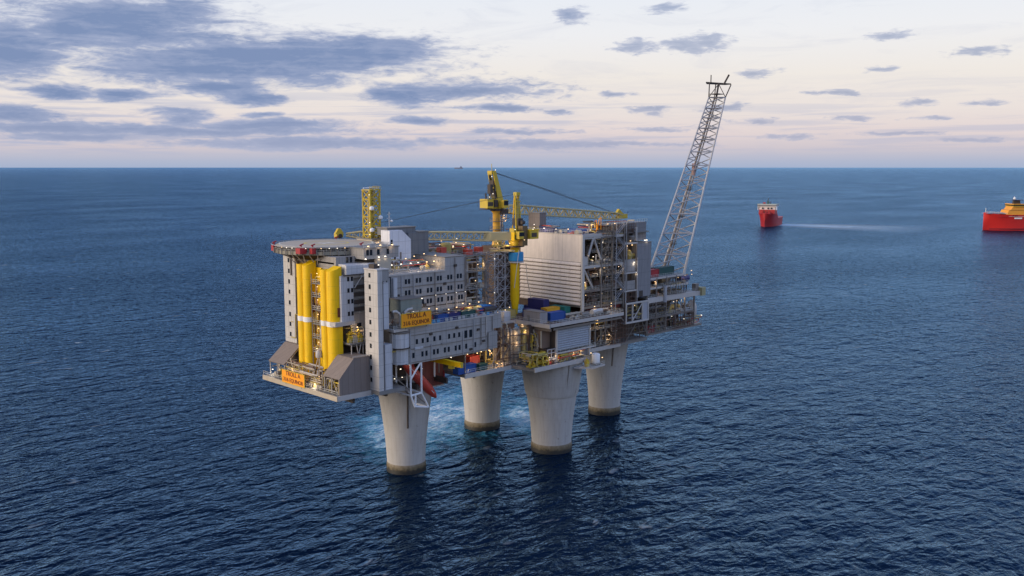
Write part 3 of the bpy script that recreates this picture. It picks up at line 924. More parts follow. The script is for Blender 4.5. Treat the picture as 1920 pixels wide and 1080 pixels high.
MB().rail([(-22.8, -10, 75.9), (-9.5, -10, 75.9)]).build('railing', rail_mat, ctrl)
MB().box(-31, -26.6, -9.8, -4, 54.4, 68.0).build('pale_wall', pale_wall, ctrl)
for z in (67.0, 63.6, 60.3, 56.6):
    for x in (-28.4, -27.1):
        window_y(ctrl, x, -9.83, z, 0.75, 1.3)
MB().box(-33.5, -26.4, -10.1, -4, 53.2, 54.4).build('walkway', pale_steel, ctrl)
MB().box(-26.6, -20.6, -8, -4, 46, 68).build('recessed_wall', wall_grey, ctrl)
for z in (56.5, 58.7, 61, 63.2):
    MB().box(-26.6, -20.6, -8.5, -8.01, z, z + 1.5).build('louvre', dark_steel, ctrl)
    MB().rail([(-26.5, -8.6, z - 0.4), (-20.8, -8.6, z - 0.4)], 0.6).build('railing', rail_mat, ctrl)
frame_part(ctrl, (-26.3, -10, 64.2), (-23.4, -10, 67.8), 0.16, m=pale_steel)
MB().box(-24.3, -22.8, -8.12, -8.01, 51.3, 53.1).build('hatch', glass_dark, ctrl)
# equipment platform in the dark recess between hood and stair tower
eq = thing('equipment_platform', 'small platform of yellow machinery in the dark recess left of the stair tower', 'platform', (-26, -9, 46))
MB().box(-29.5, -23, -11.6, -7, 47.4, 47.9).build('floor', deck_grey, eq)
vessels(eq, -28.6, -24.5, -11, -8, 47.9, 6, [ochre, crane_yellow, beige], 61, 0.6, 1.1, 3.2)
pipes(eq, -29, -24, -11.4, -8, 48, 52.4, 14, [ochre, crane_yellow, beige], 0.1, 0.25, 62)
MB().rail([(-29.5, -11.6, 47.9), (-23, -11.6, 47.9)], 1.1, 1.2).build('railing', rail_mat, eq)
for p, q in [((-28.8, -11.3, 47.4), (-28.8, -11.3, 43.6)), ((-27, -11.3, 47.4), (-26.2, -11.3, 43.8)), ((-25.4, -11.3, 47.4), (-26.2, -11.3, 43.8)), ((-24.6, -11.3, 47.4), (-24.6, -11.3, 43))]:
    frame_part(eq, p, q, 0.15, m=pale_steel)
lamp(eq, -26, -10.5, 52.4, True, 1.0, power=900)

for z in (63.2, 59.7, 56.3):
    MB().box(-13, 15.2, -13.18, -13.02, z - 0.12, z + 0.12).build('cable_tray', dark_steel if z < 60 else grey_steel, acb)
for x, z0, z1 in ((-11.2, 52.3, 66.9), (-6.4, 58, 66.9), (2.2, 52.3, 66.9), (10.6, 52.3, 71), (14.9, 56, 71)):
    MB().tube((x, -13.3, z0), (x, -13.3, z1), 0.13, 6).build('drainpipe', grey_steel if x > 0 else galv, acb, True)
for x, z in ((-12.6, 60.8), (6.3, 63), (10.8, 68.5), (-2.1, 57)):
    MB().box(x - 0.5, x + 0.5, -13.5, -13.03, z - 0.4, z + 0.4).build('air_vent', dark_steel, acb)
wing = thing('accommodation_wing', 'lower grey accommodation wing with two rows of windows and a rounded corner bay', 'building', (2, -14, 40.7))
MB().box(-15.6, 20.4, -21, -6, 40.8, 52).build('wall', wing_grey, wing)
MB().box(-15.8, 20.6, -21.2, -5.8, 52, 52.3).build('roof', pale_steel, wing)
MB().box(20.4, 24.5, -20.4, -7, 47.5, 52).build('end_bay', wing_grey, wing)
MB().box(17.6, 21.5, -21.6, -21.02, 41.2, 46.8).build('end_panel', wall_grey, wing)
bay = MB().lathe(-17.2, -19.6, [(2.9, 46.4), (2.9, 50.6), (2.7, 50.8)], 12).build('corner_bay', pale_wall, wing)
MB().lathe(-17.0, -19.4, [(2.5, 41.3), (2.5, 46.1)], 12).build('corner_bay', pale_wall, wing)
MB().lathe(-17.1, -19.5, [(3.3, 46.1), (3.3, 46.4)], 12).build('bay_ledge', dark_steel, wing)
MB().lathe(-17.1, -19.5, [(3.3, 50.8), (3.4, 51.2)], 12).build('bay_ledge', grey_steel, wing)
for x in (-11.7, -9.4, -7.5, -4.8, -2.5, 1.2, 3.3, 5.4):
    window_y(wing, x, -21.03, 47.5, 0.8, 1.5)
for x in (8.2, 10.3):
    window_y(wing, x, -21.03, 47.3, 1.2, 2.4)
for x in (-13.1, -9.6, -8, -5, -3.5, -.6, 1.0, 3.9, 5.5, 8.3, 12.2):
    window_y(wing, x, -21.03, 43.4, 0.8, 1.6)
MB().box(-12.8, -9.5, -21.4, -21.02, 45.2, 45.8).build('vent_hood', pale_wall, wing)
MB().box(-2, 1.5, -21.35, -21.02, 45.3, 45.9).build('vent_hood', wall_grey, wing)
MB().tube((16.9, -21.2, 46), (16.9, -21.2, 52), 0.2, 6).build('drainpipe', pale_steel, wing, True)
MB().tube((6.9, -21.15, 40.9), (6.9, -21.15, 48.5), 0.12, 6).build('drainpipe', galv, wing, True)
MB().rail([(-15.8, -21.1, 52.3), (24, -21.1, 52.3)], 1.2).build('railing', rail_mat, wing)
MB().box(20.4, 24.6, -20.5, -7, 52, 52.25).build('roof', pale_steel, wing)
for k in range(17):
    if k % 3 != 2:
        MB().box(-5.5 + k * 1.75, -4.3 + k * 1.75, -21.05, -20.95, 52.4, 53.3).build('rail_panel', light_blue if k in (0, 1, 13) else galv, wing)
for x in (-14, 2.5, 9.5, 15.5, 19):
    lamp(wing, x, -20.3, 40.5, x > 5, 0.9, power=250)
for x, y in ((-10.2, -17.5), (-6.5, -17.8), (-3.5, -17), (-1.2, -18), (3.5, -18.2), (7.5, -17.5), (11, -16.5), (13.5, -17), (17.5, -17)):
    lamp(wing, x, y, 55.9 + 0.5 * math.sin(x * 3), x > -4, 1.0, power=300)
pipes(wing, -6, 20, -19, -14, 52.4, 55, 30, [deck_brown, beige, ochre, grey_steel, orange_red], 0.1, 0.26, 71)
vessels(wing, -4, 21, -18.5, -14.2, 52.3, 14, [deck_brown, beige, dark_steel, ochre, grey_steel], 72, 0.6, 1.2, 2.8)
for z in (45.4, 49.6, 41.3):
    MB().box(-14, 17.4, -21.17, -21.02, z - 0.1, z + 0.1).build('cable_tray', grey_steel, wing)
for x, z0, z1 in ((-14.4, 41, 51.8), (-6.2, 41, 46), (11.4, 41, 51.8), (14.6, 43, 51.8), (19.6, 47, 51.8)):
    MB().tube((x, -21.28, z0), (x, -21.28, z1), 0.13, 6).build('drainpipe', galv if x < 12 else grey_steel, wing, True)
for x, z in ((-6.3, 49.2), (4.3, 49.9), (13.4, 48.2), (15.8, 44.2), (10.2, 42.2)):
    MB().box(x - 0.5, x + 0.5, -21.45, -21.03, z - 0.35, z + 0.35).build('air_vent', dark_steel, wing)
# housing left of the sign, with curved ventilation ducts
vh = thing('ventilation_house', 'grey green ventilation housing with white curved ducts behind the orange sign', 'housing', (-14, -18, 52.3))
MB().box(-16.5, -8.4, -19.5, -14.2, 56.6, 60.4).build('body', mat('grey green housing paint', (0.2, 0.22, 0.19), 0.6, vstreak=0.3), vh)
MB().box(-16.7, -8.2, -19.7, -14.1, 60.4, 60.7).build('roof', grey_steel, vh)
MB().box(-20, -12, -20.3, -14, 52.3, 52.8).build('floor', deck_grey, vh)
for x in (-16, -12.5, -9):
    MB().tube((x, -19.2, 52.5), (x, -19.2, 56.6), 0.2, 6).build('post', grey_steel, vh, True)
MB().path([(-20, -20, 57.4), (-18.6, -20.1, 57.3), (-17.6, -20.1, 56.6), (-17.2, -20.1, 55.4), (-17.2, -20.1, 50.6)], 0.42, 10).build('duct', pale_steel, vh, True)
MB().path([(-12.6, -20, 57.6), (-14.2, -20.1, 57.5), (-15.4, -20.1, 56.8), (-15.8, -20.1, 55.6), (-15.8, -20.1, 51)], 0.42, 10).build('duct', pale_steel, vh, True)
lamp(vh, -8.6, -19.9, 60.3, False, 0.9)
MB().box(-20.8, -15.6, -21.6, -14, 51.4, 52.2).build('walkway', pale_steel, vh)
MB().rail([(-20.8, -21.5, 52.2), (-15.8, -21.5, 52.2)], 1.1, 1.0).build('railing', rail_mat, vh)
vessels(vh, -20, -17, -20.8, -16, 52.2, 5, [deck_brown, beige, grey_steel], 75, 0.4, 0.7, 2.2)
MB().box(-20.7, -16.2, -17, -6, 41, 41.6).build('lower_walkway', pale_steel, vh)
for p, q in [((-20.2, -20, 42), (-20.2, -20, 51.4)), ((-19, -20.5, 41), (-19, -20.5, 45.4))]:
    frame_part(vh, p, q, 0.16, m=pale_steel)
MB().box(-20.6, -18.8, -20.4, -19.8, 45.2, 45.7).build('ledge', ochre, vh)

# signs
def board(name, label, cx, cy, cz, w, h, rotz, tilt=0.0):
    o = thing(name, label, 'sign', (cx, cy, cz), 'orange name boards')
    o.rotation_euler = (0, 0, rotz)

    def put(mb, nm, m):
        me = bpy.data.meshes.new(nm)
        me.from_pydata(mb.v, [], mb.f)
        me.materials.append(m)
        c = bpy.data.objects.new(nm, me)
        COL.objects.link(c)
        c.parent = o
        return c
    put(MB().box(-w / 2, w / 2, 0, 0.15, -h / 2, h / 2), 'board', orange)
    fr = MB()
    for s in (-1, 1):
        fr.box(-w / 2 - 0.12, w / 2 + 0.12, -0.04, 0.2, s * h / 2 - 0.08, s * h / 2 + 0.08)
        fr.box(s * w / 2 - 0.08, s * w / 2 + 0.08, -0.03, 0.19, -h / 2 + 0.09, h / 2 - 0.09)
    put(fr, 'frame', crane_yellow)
    for txt, zz, size, wid in (('TROLL A', h * 0.12, h * 0.36, w * 0.66), ('31/6 EQUINOR', -h * 0.36, h * 0.31, w * 0.88)):
        cu = bpy.data.curves.new('lettering', 'FONT')
        cu.body = txt
        cu.size = size * 1.36
        cu.align_x = 'CENTER'
        cu.extrude = 0.02
        cu.offset = 0.035
        t = bpy.data.objects.new('tmp', cu)
        COL.objects.link(t)
        bpy.context.view_layer.update()
        me = bpy.data.meshes.new_from_object(t)
        xs = [v.co.x for v in me.vertices]
        k = wid / (max(xs) - min(xs))
        for v in me.vertices:
            v.co.x *= k
        me.materials.clear()
        me.materials.append(sign_ink)
        bpy.data.objects.remove(t)
        c = bpy.data.objects.new('lettering', me)
        COL.objects.link(c)
        c.parent = o
        c.rotation_euler = (R(90), 0, 0)
        c.location = (0, -0.03, zz)
    for s in (-0.35, 0.35):
        put(MB().tube((s * w, 0.22, -h / 2 - 0.6), (s * w, 0.22, h / 2), 0.12, 6), 'post', grey_steel)
    return o


board('name_board', 'orange board reading TROLL A above the lower wing windows', -13.0, -22.6, 54.7, 11.4, 4.1, 0)
board('name_board', 'orange board reading TROLL A low at the deck edge in front of the yellow columns', -38.7, 5.6, 36.1, 12.6, 3.9, R(-90))

# ------------------------------------------------------------------ lifeboat bay under the wing
lb = thing('lifeboat', 'orange red lifeboat pointing steeply down its launch ramp above the sea', 'lifeboat', (-7, -15, 34))
d = Vector((0.70, 0.0, -0.714))
up = Vector((0.714, 0, 0.70))
sd = Vector((0, 1, 0))
c0 = Vector((-13.2, -16.2, 40.4))
L = 18.5
secs = [(0, 0.7), (0.05, 1.2), (0.2, 1.62), (0.5, 1.75), (0.75, 1.6), (0.9, 1.1), (0.97, 0.55), (1, 0.12)]
vs, fs, n = [], [], 14
for t, r in secs:
    for k in range(n):
        a = 2 * math.pi * k / n
        vs.append(c0 + d * (t * L) + sd * (math.cos(a) * r) + up * (math.sin(a) * r * (1.05 if math.sin(a) > 0 else 0.85)))
for i in range(len(secs) - 1):
    for k in range(n):
        fs.append((i * n + k, i * n + (k + 1) % n, (i + 1) * n + (k + 1) % n, (i + 1) * n + k))
fs += [tuple(range(n)), tuple(range((len(secs) - 1) * n, len(secs) * n))]
MB().add(vs, fs).build('hull', orange_red, lb, True)
cab = MB()
for t, r in ((0.08, 0.7), (0.2, 0.8)):
    pass
q = c0 + d * (0.13 * L) + up * 1.6
cab.tube(q - d * 1.2, q + d * 1.2, 0.85, 10, 0.6)
cab.build('cockpit', orange_red, lb, True)
w = MB()
q2 = q + d * 0.9 + up * 0.25
w.tube(q2 - d * 0.1, q2 + d * 0.45, 0.62, 10, 0.5)
w.build('window', glass_dark, lb)
MB().tube(c0 - d * 0.9 - sd * 0.1, c0 + d * 0.1, 0.45, 8).build('propeller_shroud', dark_steel, lb)
for s in (-1, 1):
    MB().tube(c0 + d * 1.5 + sd * s * 1.62, c0 + d * 15.5 + sd * s * 1.5, 0.09, 5).build('fender', white, lb)

lf = thing('launch_frame', 'white steel lifeboat launch frame hanging below the wing over the sea', 'launch frame', (-11, -20, 41))
P = [((-14, -20.6, 41), (-14, -20.6, 31)), ((-9.8, -20.6, 41), (-9.8, -20.6, 31.2)), ((-14, -20.6, 36), (-9.8, -20.6, 41)), ((-14, -20.6, 31), (-9.8, -20.6, 31.2)),
     ((-14, -20.6, 31), (-12.6, -20.6, 27.4)), ((-12.6, -20.6, 27.4), (-7, -20.6, 26.2)), ((-9.8, -20.6, 31.2), (-7, -20.6, 26.2)), ((-12.2, -20.6, 31), (-12.2, -20.6, 27.4)),
     ((-14, -13.5, 41), (-14, -13.5, 31)), ((-14, -20.6, 31), (-14, -13.5, 31)), ((-9.8, -20.6, 31.2), (-9.8, -13.5, 31.2)), ((-7, -20.6, 26.2), (-7, -13.5, 26.2)), ((-9.8, -13.5, 41), (-9.8, -13.5, 31.2)),
     ((-9.8, -13.5, 31.2), (-7, -13.5, 26.2)), ((2.6, -12, 41), (2.6, -12, 33))]
for p, q in P:
    frame_part(lf, p, q, 0.3, 'strut', white)
for y in (-18.2, -14.2):
    frame_part(lf, (-20, y, 38.6), (-6.5, y, 27.0), 0.2, 'ramp_rail', grey_steel)
lamp(lf, -16.5, -19, 39.4)

rb = thing('runway_beam', 'yellow crane runway beam sticking out under the accommodation wing', 'beam', (-1, -20, 39.7))
MB().box(-1.2, -0.2, -29, -12, 40.25, 40.5).box(-0.85, -0.55, -29, -12, 39.2, 40.24).box(-1.2, -0.2, -29, -12, 38.95, 39.19).build('beam', yellow, rb)
MB().box(-1.2, -0.2, -29.15, -29.01, 38.9, 40.55).build('end_stop', crane_yellow, rb)
MB().box(-1.4, 0, -25, -23.4, 38.0, 38.9).build('trolley', crane_yellow, rb)

rh = thing('red_shelter', 'dull red cabin hanging at the deck edge between the lifeboat and the second leg', 'cabin', (4, -12, 32))
MB().box(-1.5, 7.6, -10.5, -9.2, 29.6, 38.2).build('wall', mat('dull red cabin paint', (0.2, 0.06, 0.045), 0.65, stain=0.3, panel=(1.5, 8)), rh)
MB().box(-1.6, 7.7, -10.9, -9.0, 29.2, 29.6).build('sill', pale_steel, rh)
MB().box(7.6, 8.2, -10.6, -9.2, 30, 34).build('end_panel', red, rh)
container('cargo_container', 'long blue container at the deck edge under the lower wing', blue, 9.4, -19.0, 34.3, 7.6, 2.4, 2.7)
container('cargo_container', 'orange container standing in shade under the right end of the wing', orange_red, 15.8, -15.5, 34.3, 4.2, 2.5, 4.2)
container('cargo_container', 'short dark green container beside the long blue one under the wing', dark_green, 16.5, -19.2, 34.3, 3.4, 2.2, 2.0)

# terrace on the wing's roof: containers
for mm, x, y, l, nm in [(blue, -0.6, -19.3, 4.2, 'blue container next to the orange sign on the wing roof'), (navy, 4.4, -18.9, 4.6, 'navy container between blue and green ones on the wing roof'),
                        (dark_green, 10.4, -18.8, 5.8, 'dark green container in the middle of the wing roof'), (blue, 20.2, -17.6, 6.8, 'long blue container at the right end of the wing roof'),
                        (light_blue, 22.2, -14.6, 4.0, 'bright blue container behind the long blue one on the wing roof')]:
    container('cargo_container', nm, mm, x, y, 52.3, l, 2.3, 2.2)

# ------------------------------------------------------------------ helideck
HC = Vector((-20.5, 13.2, 76.0))
hd = thing('helideck', 'round grey helideck with a railed safety net and red fire monitors', 'helideck', HC)
hd.scale = (0.9, 0.9, 1.0)
n = 14
MB().lathe(HC.x, HC.y, [(16.6, 75.4), (17.4, 75.7), (17.4, 76.0), (17.2, 76.05)], n).build('deck_plate', heli_green, hd)
MB().lathe(HC.x, HC.y, [(17.2, 73.4), (18.1, 73.5), (18.1, 74.6), (17.2, 74.6)], n, False).build('perimeter_walkway', mat('olive grey walkway', (0.27, 0.25, 0.2), 0.7, stain=0.4), hd)
for k in range(24):
    a = R(150 + k * 7.6)
    x, y = HC.x + 18.15 * math.cos(a), HC.y + 18.15 * math.sin(a)
    MB().box(x - 0.14, x + 0.14, y - 0.14, y + 0.14, 73.5, 75.1).build('rim_bracket', deck_grey, hd)
net = MB()
for k in range(n * 3):
    a = 2 * math.pi * k / (n * 3)
    c, s = math.cos(a), math.sin(a)
    net.tube((HC.x + 17.3 * c, HC.y + 17.3 * s, 75.5), (HC.x + 19.0 * c, HC.y + 19.0 * s, 76.1), 0.06, 4)
net.lathe(HC.x, HC.y, [(18.95, 76.0), (19.1, 76.0), (19.1, 76.15), (18.95, 76.15)], n * 3, False)
net.lathe(HC.x, HC.y, [(18.1, 75.75), (18.2, 75.75), (18.2, 75.85), (18.1, 75.85)], n * 3, False)
net.build('safety_net', galv, hd)
und = MB()
und.lathe(HC.x, HC.y, [(13.0, 71.8), (17.1, 73.3), (17.0, 75.35), (13.0, 75.35)], n)
und.build('support_frame', dark_steel, hd)
MB().lathe(HC.x, HC.y, [(7.2, 76.055), (8.0, 76.055), (8.0, 76.065), (7.2, 76.065)], 40, False).build('touchdown_ring', crane_yellow, hd)
MB().lathe(HC.x, HC.y, [(16.0, 76.055), (16.5, 76.055), (16.5, 76.065), (16.0, 76.065)], 32, False).build('perimeter_line', mark_white, hd)
hm = MB()
hm.box(HC.x - 2.2, HC.x - 1.4, HC.y - 2.2, HC.y + 2.2, 76.054, 76.062).box(HC.x + 1.4, HC.x + 2.2, HC.y - 2.2, HC.y + 2.2, 76.054, 76.062).box(HC.x - 1.4, HC.x + 1.4, HC.y - 0.4, HC.y + 0.4, 76.054, 76.062)
hm.build('landing_mark', mark_white, hd)
MB().rail([(HC.x + 18.0 * math.cos(a), HC.y + 18.0 * math.sin(a), 74.5) for a in [2 * math.pi * k / n for k in range(n + 1)]], 1.1, 1.4).build('railing', rail_mat, hd)
for a, s in ((152, 0.8), (209, 1.5), (222, 0.9), (277, 1.2), (45, 1.0)):
    a = R(a)
    x, y = HC.x + 18.0 * math.cos(a), HC.y + 18.0 * math.sin(a)
    mb = MB()
    mb.box(x - 0.9 * s, x + 0.9 * s, y - 0.9 * s, y + 0.9 * s, 74.0, 75.7)
    mb.tube((x, y, 75.9), (x, y, 76.5), 0.25, 8)
    mb.tube((x - 0.6, y, 76.5), (x + 0.9, y, 76.9), 0.2, 8)
    mb.build('fire_monitor', red, hd)
for k in range(22):
    a = R(180 + k * 8.5)
    lamp(hd, HC.x + 17.9 * math.cos(a), HC.y + 17.9 * math.sin(a), 75.6, k % 3 == 0, 0.8)
for a in (190, 205, 222, 238, 255, 272, 290, 310):
    a2 = R(a)
    for da in (-5, 5):
        b2 = R(a + da)
        frame_part(hd, (HC.x + 13.0 * math.cos(a2), HC.y + 13.0 * math.sin(a2), 69.5), (HC.x + 17.5 * math.cos(b2), HC.y + 17.5 * math.sin(b2), 73.7), 0.16, 'strut', pale_steel)
for a in (215, 245, 275, 150, 180, 320):
    a2 = R(a)
    frame_part(hd, (HC.x + 12.5 * math.cos(a2), HC.y + 12.5 * math.sin(a2), 66), (HC.x + 12.5 * math.cos(a2), HC.y + 12.5 * math.sin(a2), 73.4), 0.3, 'support_post', grey_steel)
core = thing('west_core', 'dark plant block behind the yellow columns carrying the helideck', 'building', (-18, 8, 34.2))
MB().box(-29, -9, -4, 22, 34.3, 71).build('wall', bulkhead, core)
MB().box(-29.5, -8.8, -4.2, 22.2, 71, 71.5).build('roof', deck_grey, core)
pipes(core, -30.2, -29.2, 3, 20, 46, 72, 20, [grey_steel, beige, ochre], 0.1, 0.25, 81)

# roof blocks behind the stair tower
wb = thing('wedge_block', 'white block with a sloped top standing behind the accommodation roof', 'building', (-1, 2, 67.5))
b0 = at(732, 503, Y=1.0)
MB().prism([(-4.6, 67.5), (4.0, 67.5), (4.0, 76.6), (0.4, 79.7), (-4.6, 79.7)], 'y', 1.0, 5.6).build('wall', mat('white panel block', (0.62, 0.62, 0.66), 0.5, vstreak=0.12, panel=(2.6, 4)), wb)
MB().box(-4.2, -3.5, 0.9, 0.99, 75.2, 76.8).build('window', glass_dark, wb)
MB().box(-3.0, -2.3, 0.9, 0.99, 70.2, 71.8).build('window', glass_dark, wb)
MB().box(-0.6, 0.0, 0.85, 0.99, 68.6, 72.6).build('door', grey_steel, wb)
MB().box(-6.6, -4.62, 1.3, 5, 67.5, 72.5).build('annex', pale_wall, wb)
gb = thing('plant_block', 'plain dark grey block right beside the white sloped block', 'building', (8, 4, 67.5))
MB().box(4.05, 12.5, 2.2, 8, 67.5, 78.6).build('wall', mat('dark grey block cladding', (0.16, 0.16, 0.165), 0.6, vstreak=0.3, panel=(2.6, 4)), gb)
MB().box(-3.6, 8, 3.5, 9, 78.0, 80.3).build('upper_wall', mat('dark grey block cladding', (0.16, 0.16, 0.165)), gb)
MB().box(-3.9, 8.2, 3.3, 9.1, 80.3, 80.55).build('roof', grey_steel, gb)
MB().box(8.21, 12.7, 2.0, 8.1, 78.6, 78.85).build('roof', grey_steel, gb)
# mast on the roof
ms = thing('radar_mast', 'slim grey mast with small aerials on the plant block roof', 'mast', (-2.0, 4.5, 80.4))
MB().tube((-2, 4.5, 80.5), (-2, 4.5, 85.6), 0.14, 6).build('pole', galv, ms)
for z, l in ((83.5, 0.9), (84.8, 0.7)):
    MB().tube((-2 - l, 4.5, z), (-2 + l, 4.5, z), 0.1, 5).build('crossarm', galv, ms)
MB().lathe(-1.2, 4.3, [(0.1, 82.2), (0.55, 82.6), (0.1, 83.0)], 10).build('aerial', white, ms, True)

# lattice communications tower
ct = thing('lattice_tower', 'yellow square lattice communications tower rising behind the helideck', 'tower', (-3, 12, 72))
cx, cy = at(697, 420, Y=13).x, 13
hw = 1.95
for sx in (-1, 1):
    for sy in (-1, 1):
        MB().tube((cx + sx * hw, cy + sy * hw, 72), (cx + sx * hw, cy + sy * hw, 92.4), 0.3, 6).build('leg', crane_yellow, ct, True)
zz = 75
k = 0
while zz < 89.6:
    for (ax, ay), (bx, by) in (((-1, -1), (1, -1)), ((-1, 1), (1, 1)), ((-1, -1), (-1, 1)), ((1, -1), (1, 1))):
        s = 1 if k % 2 else -1
        mb = MB().tube((cx + ax * hw, cy + ay * hw, zz), (cx + bx * hw, cy + by * hw, zz), 0.2, 5)
        mb.tube((cx + ax * hw, cy + ay * hw, zz), (cx + bx * hw, cy + by * hw, zz + 2.9), 0.17, 5)
        mb.tube((cx + bx * hw, cy + by * hw, zz), (cx + ax * hw, cy + ay * hw, zz + 2.9), 0.17, 5)
        mb.build('bracing', crane_yellow, ct)
    zz += 2.9
    k += 1
mb = MB()
for z in (77, 80, 83, 86, 89, 92):
    mb.box(cx - 1.8, cx + 1.8, cy - 0.2, cy + 1.8, z, z + 0.12)
mb.build('landing', ochre, ct)
MB().box(cx - 0.7, cx + 0.8, cy - 0.2, cy + 1.2, 72, 91.8).build('ladder_shaft', ochre, ct)
pipes(ct, cx - 2, cx + 2, cy - 2, cy - 0.6, 73, 93, 12, [ochre, crane_yellow, beige], 0.1, 0.2, 88)
MB().box(cx - 2.3, cx + 2.3, cy - 2.3, cy + 2.3, 92.4, 92.7).build('top_platform', crane_yellow, ct)
MB().rail([(cx - 2.3, cy - 2.3, 92.7), (cx + 2.3, cy - 2.3, 92.7), (cx + 2.3, cy + 2.3, 92.7)], 1.0, 1.0).build('railing', crane_yellow, ct)
MB().tube((cx - 4.5, cy - 1.9, 93.2), (cx - 1, cy - 1.9, 93.4), 0.18, 6).build('aerial', white, ct)
for z, dx in ((86.6, -1), (83.5, 1), (79.5, -1)):
    MB().lathe(cx + dx * 1.7, cy - 2.5, [(0.15, z - 0.75), (0.7, z - 0.45), (0.8, z), (0.7, z + 0.45), (0.15, z + 0.75)], 12).build('dish', white, ct, True)
for z in (78, 82, 91):
    lamp(ct, cx - hw - 0.3, cy - hw, z, False, 0.7)
tb = thing('tower_base_house', 'lit equipment house at the foot of the yellow lattice tower', 'cabin', (cx, 12, 71.5))
MB().box(cx - 3.2, cx + 3.6, 8.5, 17, 71.5, 76.4).build('wall', beige, tb)
MB().box(cx - 3.4, cx + 3.8, 8.3, 17.2, 76.4, 76.7).build('roof', deck_grey, tb)
MB().box(cx + 3.7, cx + 9, 6, 14, 71.5, 77.3).build('annex', grey_steel, tb)
vessels(tb, cx + 4, cx + 8.5, 6.5, 9, 77.3, 4, [red, beige, ochre], 85, 0.5, 0.8, 2)
for x, y, z in [(cx - 1, 8.2, 75.6), (cx + 2.5, 8.2, 75), (cx + 5, 5.8, 76.4), (cx + 8, 5.8, 75.4)]:
    lamp(tb, x, y, z, True, 1.0, power=300)

# ------------------------------------------------------------------ plant behind the accommodation
um = thing('utility_module', 'rust brown plant module with lit crowded roof behind the accommodation block', 'building', (30, 14, 34.2))
MB().box(12.6, 37, 5.5, 21, 34.3, 69.6).build('wall', bulkhead, um)
MB().box(12.4, 37.2, 5.2, 21.2, 69.6, 70.0).build('roof', deck_brown, um)
for z in (46.5, 52, 57.5, 63.5, 69.2):
    MB().box(15.6, 37.4, 0.6, 5.2, z, z + 0.35).build('deck_plate', deck_grey, um)
    MB().rail([(15.6, 0.6, z + 0.35), (37.4, 0.6, z + 0.35)]).build('railing', rail_mat, um)
for x in (16, 22, 28, 33, 37):
    MB().tube((x, 0.9, 40), (x, 0.9, 69.3), 0.28, 6).build('column', grey_steel, um, True)
pipes(um, 16, 37, 1.2, 5, 47, 69, 46, [deck_brown, beige, grey_steel, ochre, galv], 0.1, 0.35, 91)
for z in (46.9, 52.4, 57.9, 63.9):
    vessels(um, 17, 36, 1.6, 4.4, z, 5, [deck_brown, beige, grey_steel, orange_red], int(z) + 3, 0.6, 1.1, 3.0)
vessels(um, 13.5, 36, 6.5, 20, 70.0, 24, [deck_brown, beige, ochre, pale_steel, grey_steel, orange_red], 93, 0.6, 1.2, 2.8)
pipes(um, 13.5, 36.5, 6, 20, 70.2, 73, 30, [deck_brown, beige, grey_steel, ochre, orange_red], 0.1, 0.25, 94)
MB().lathe(24.6, 7.5, [(1.9, 70), (2.0, 70.5), (2.0, 73.4), (1.4, 73.9)], 14).build('tank', ochre, um, True)
MB().rail([(12.6, 5.3, 70.0), (37, 5.3, 70.0)]).build('railing', rail_mat, um)
rnd = random.Random(5)
for k in range(13):
    lamp(um, rnd.uniform(13.5, 36), rnd.uniform(5.6, 16), rnd.uniform(72.2, 74.6), k % 2 == 0, 1.05, power=250 if k % 3 == 0 else 0)
for k in range(12):
    lamp(um, rnd.uniform(16, 37), 1.0, rnd.choice((49.5, 55, 60.5, 66.5)) + rnd.uniform(-.5, .8), True, 0.9, power=350 if k % 2 == 0 else 0)
for x, z in ((31, 70.6), (36, 71.2), (19, 72)):
    MB().box(x - 1.2, x + 1.2, 2, 4.4, z - 1, z + 0.9).build('skid', orange_red, um)

lt = thing('lattice_tower', 'grey galvanised lattice tower standing between the accommodation block and the yellow crane pedestal', 'tower', (43.5, 2, 46))
lx0, lx1, ly0, ly1 = 38.6, 48.8, -2.4, 6.4
lv = [44.5 + i * 4.15 for i in range(7)]
for x in (lx0, (lx0 + lx1) / 2, lx1):
    for y in (ly0, ly1):
        MB().tube((x, y, 44), (x, y, 70), 0.2, 6).build('leg', galv, lt, True)
for y in (ly0, ly1):
    for i, z in enumerate(lv):
        MB().tube((lx0, y, z), (lx1, y, z), 0.14, 5).build('girt', galv, lt)
        if i < len(lv) - 1:
            mb = MB()
            xm = (lx0 + lx1) / 2
            for xa, xb in ((lx0, xm), (xm, lx1)):
                mb.tube((xa, y, z), (xb, y, lv[i + 1]), 0.11, 5).tube((xb, y, z), (xa, y, lv[i + 1]), 0.11, 5)
            mb.build('bracing', galv, lt)
for x in (lx0, lx1):
    for i, z in enumerate(lv):
        MB().tube((x, ly0, z), (x, ly1, z), 0.14, 5).build('girt', galv, lt)
        if i < len(lv) - 1:
            MB().tube((x, ly0, z), (x, ly1, lv[i + 1]), 0.11, 5).tube((x, ly1, z), (x, ly0, lv[i + 1]), 0.11, 5).build('bracing', galv, lt)
pipes(lt, lx0 + 0.6, lx1 - 0.6, ly0 + 0.6, ly1 - 0.6, 45, 69, 14, [galv, grey_steel], 0.12, 0.3, 97)
for x, z in ((38.4, 68), (48.9, 66), (48.9, 60), (38.3, 56), (49, 54.5)):
    lamp(lt, x, ly0 - 0.2, z, False, 0.8)

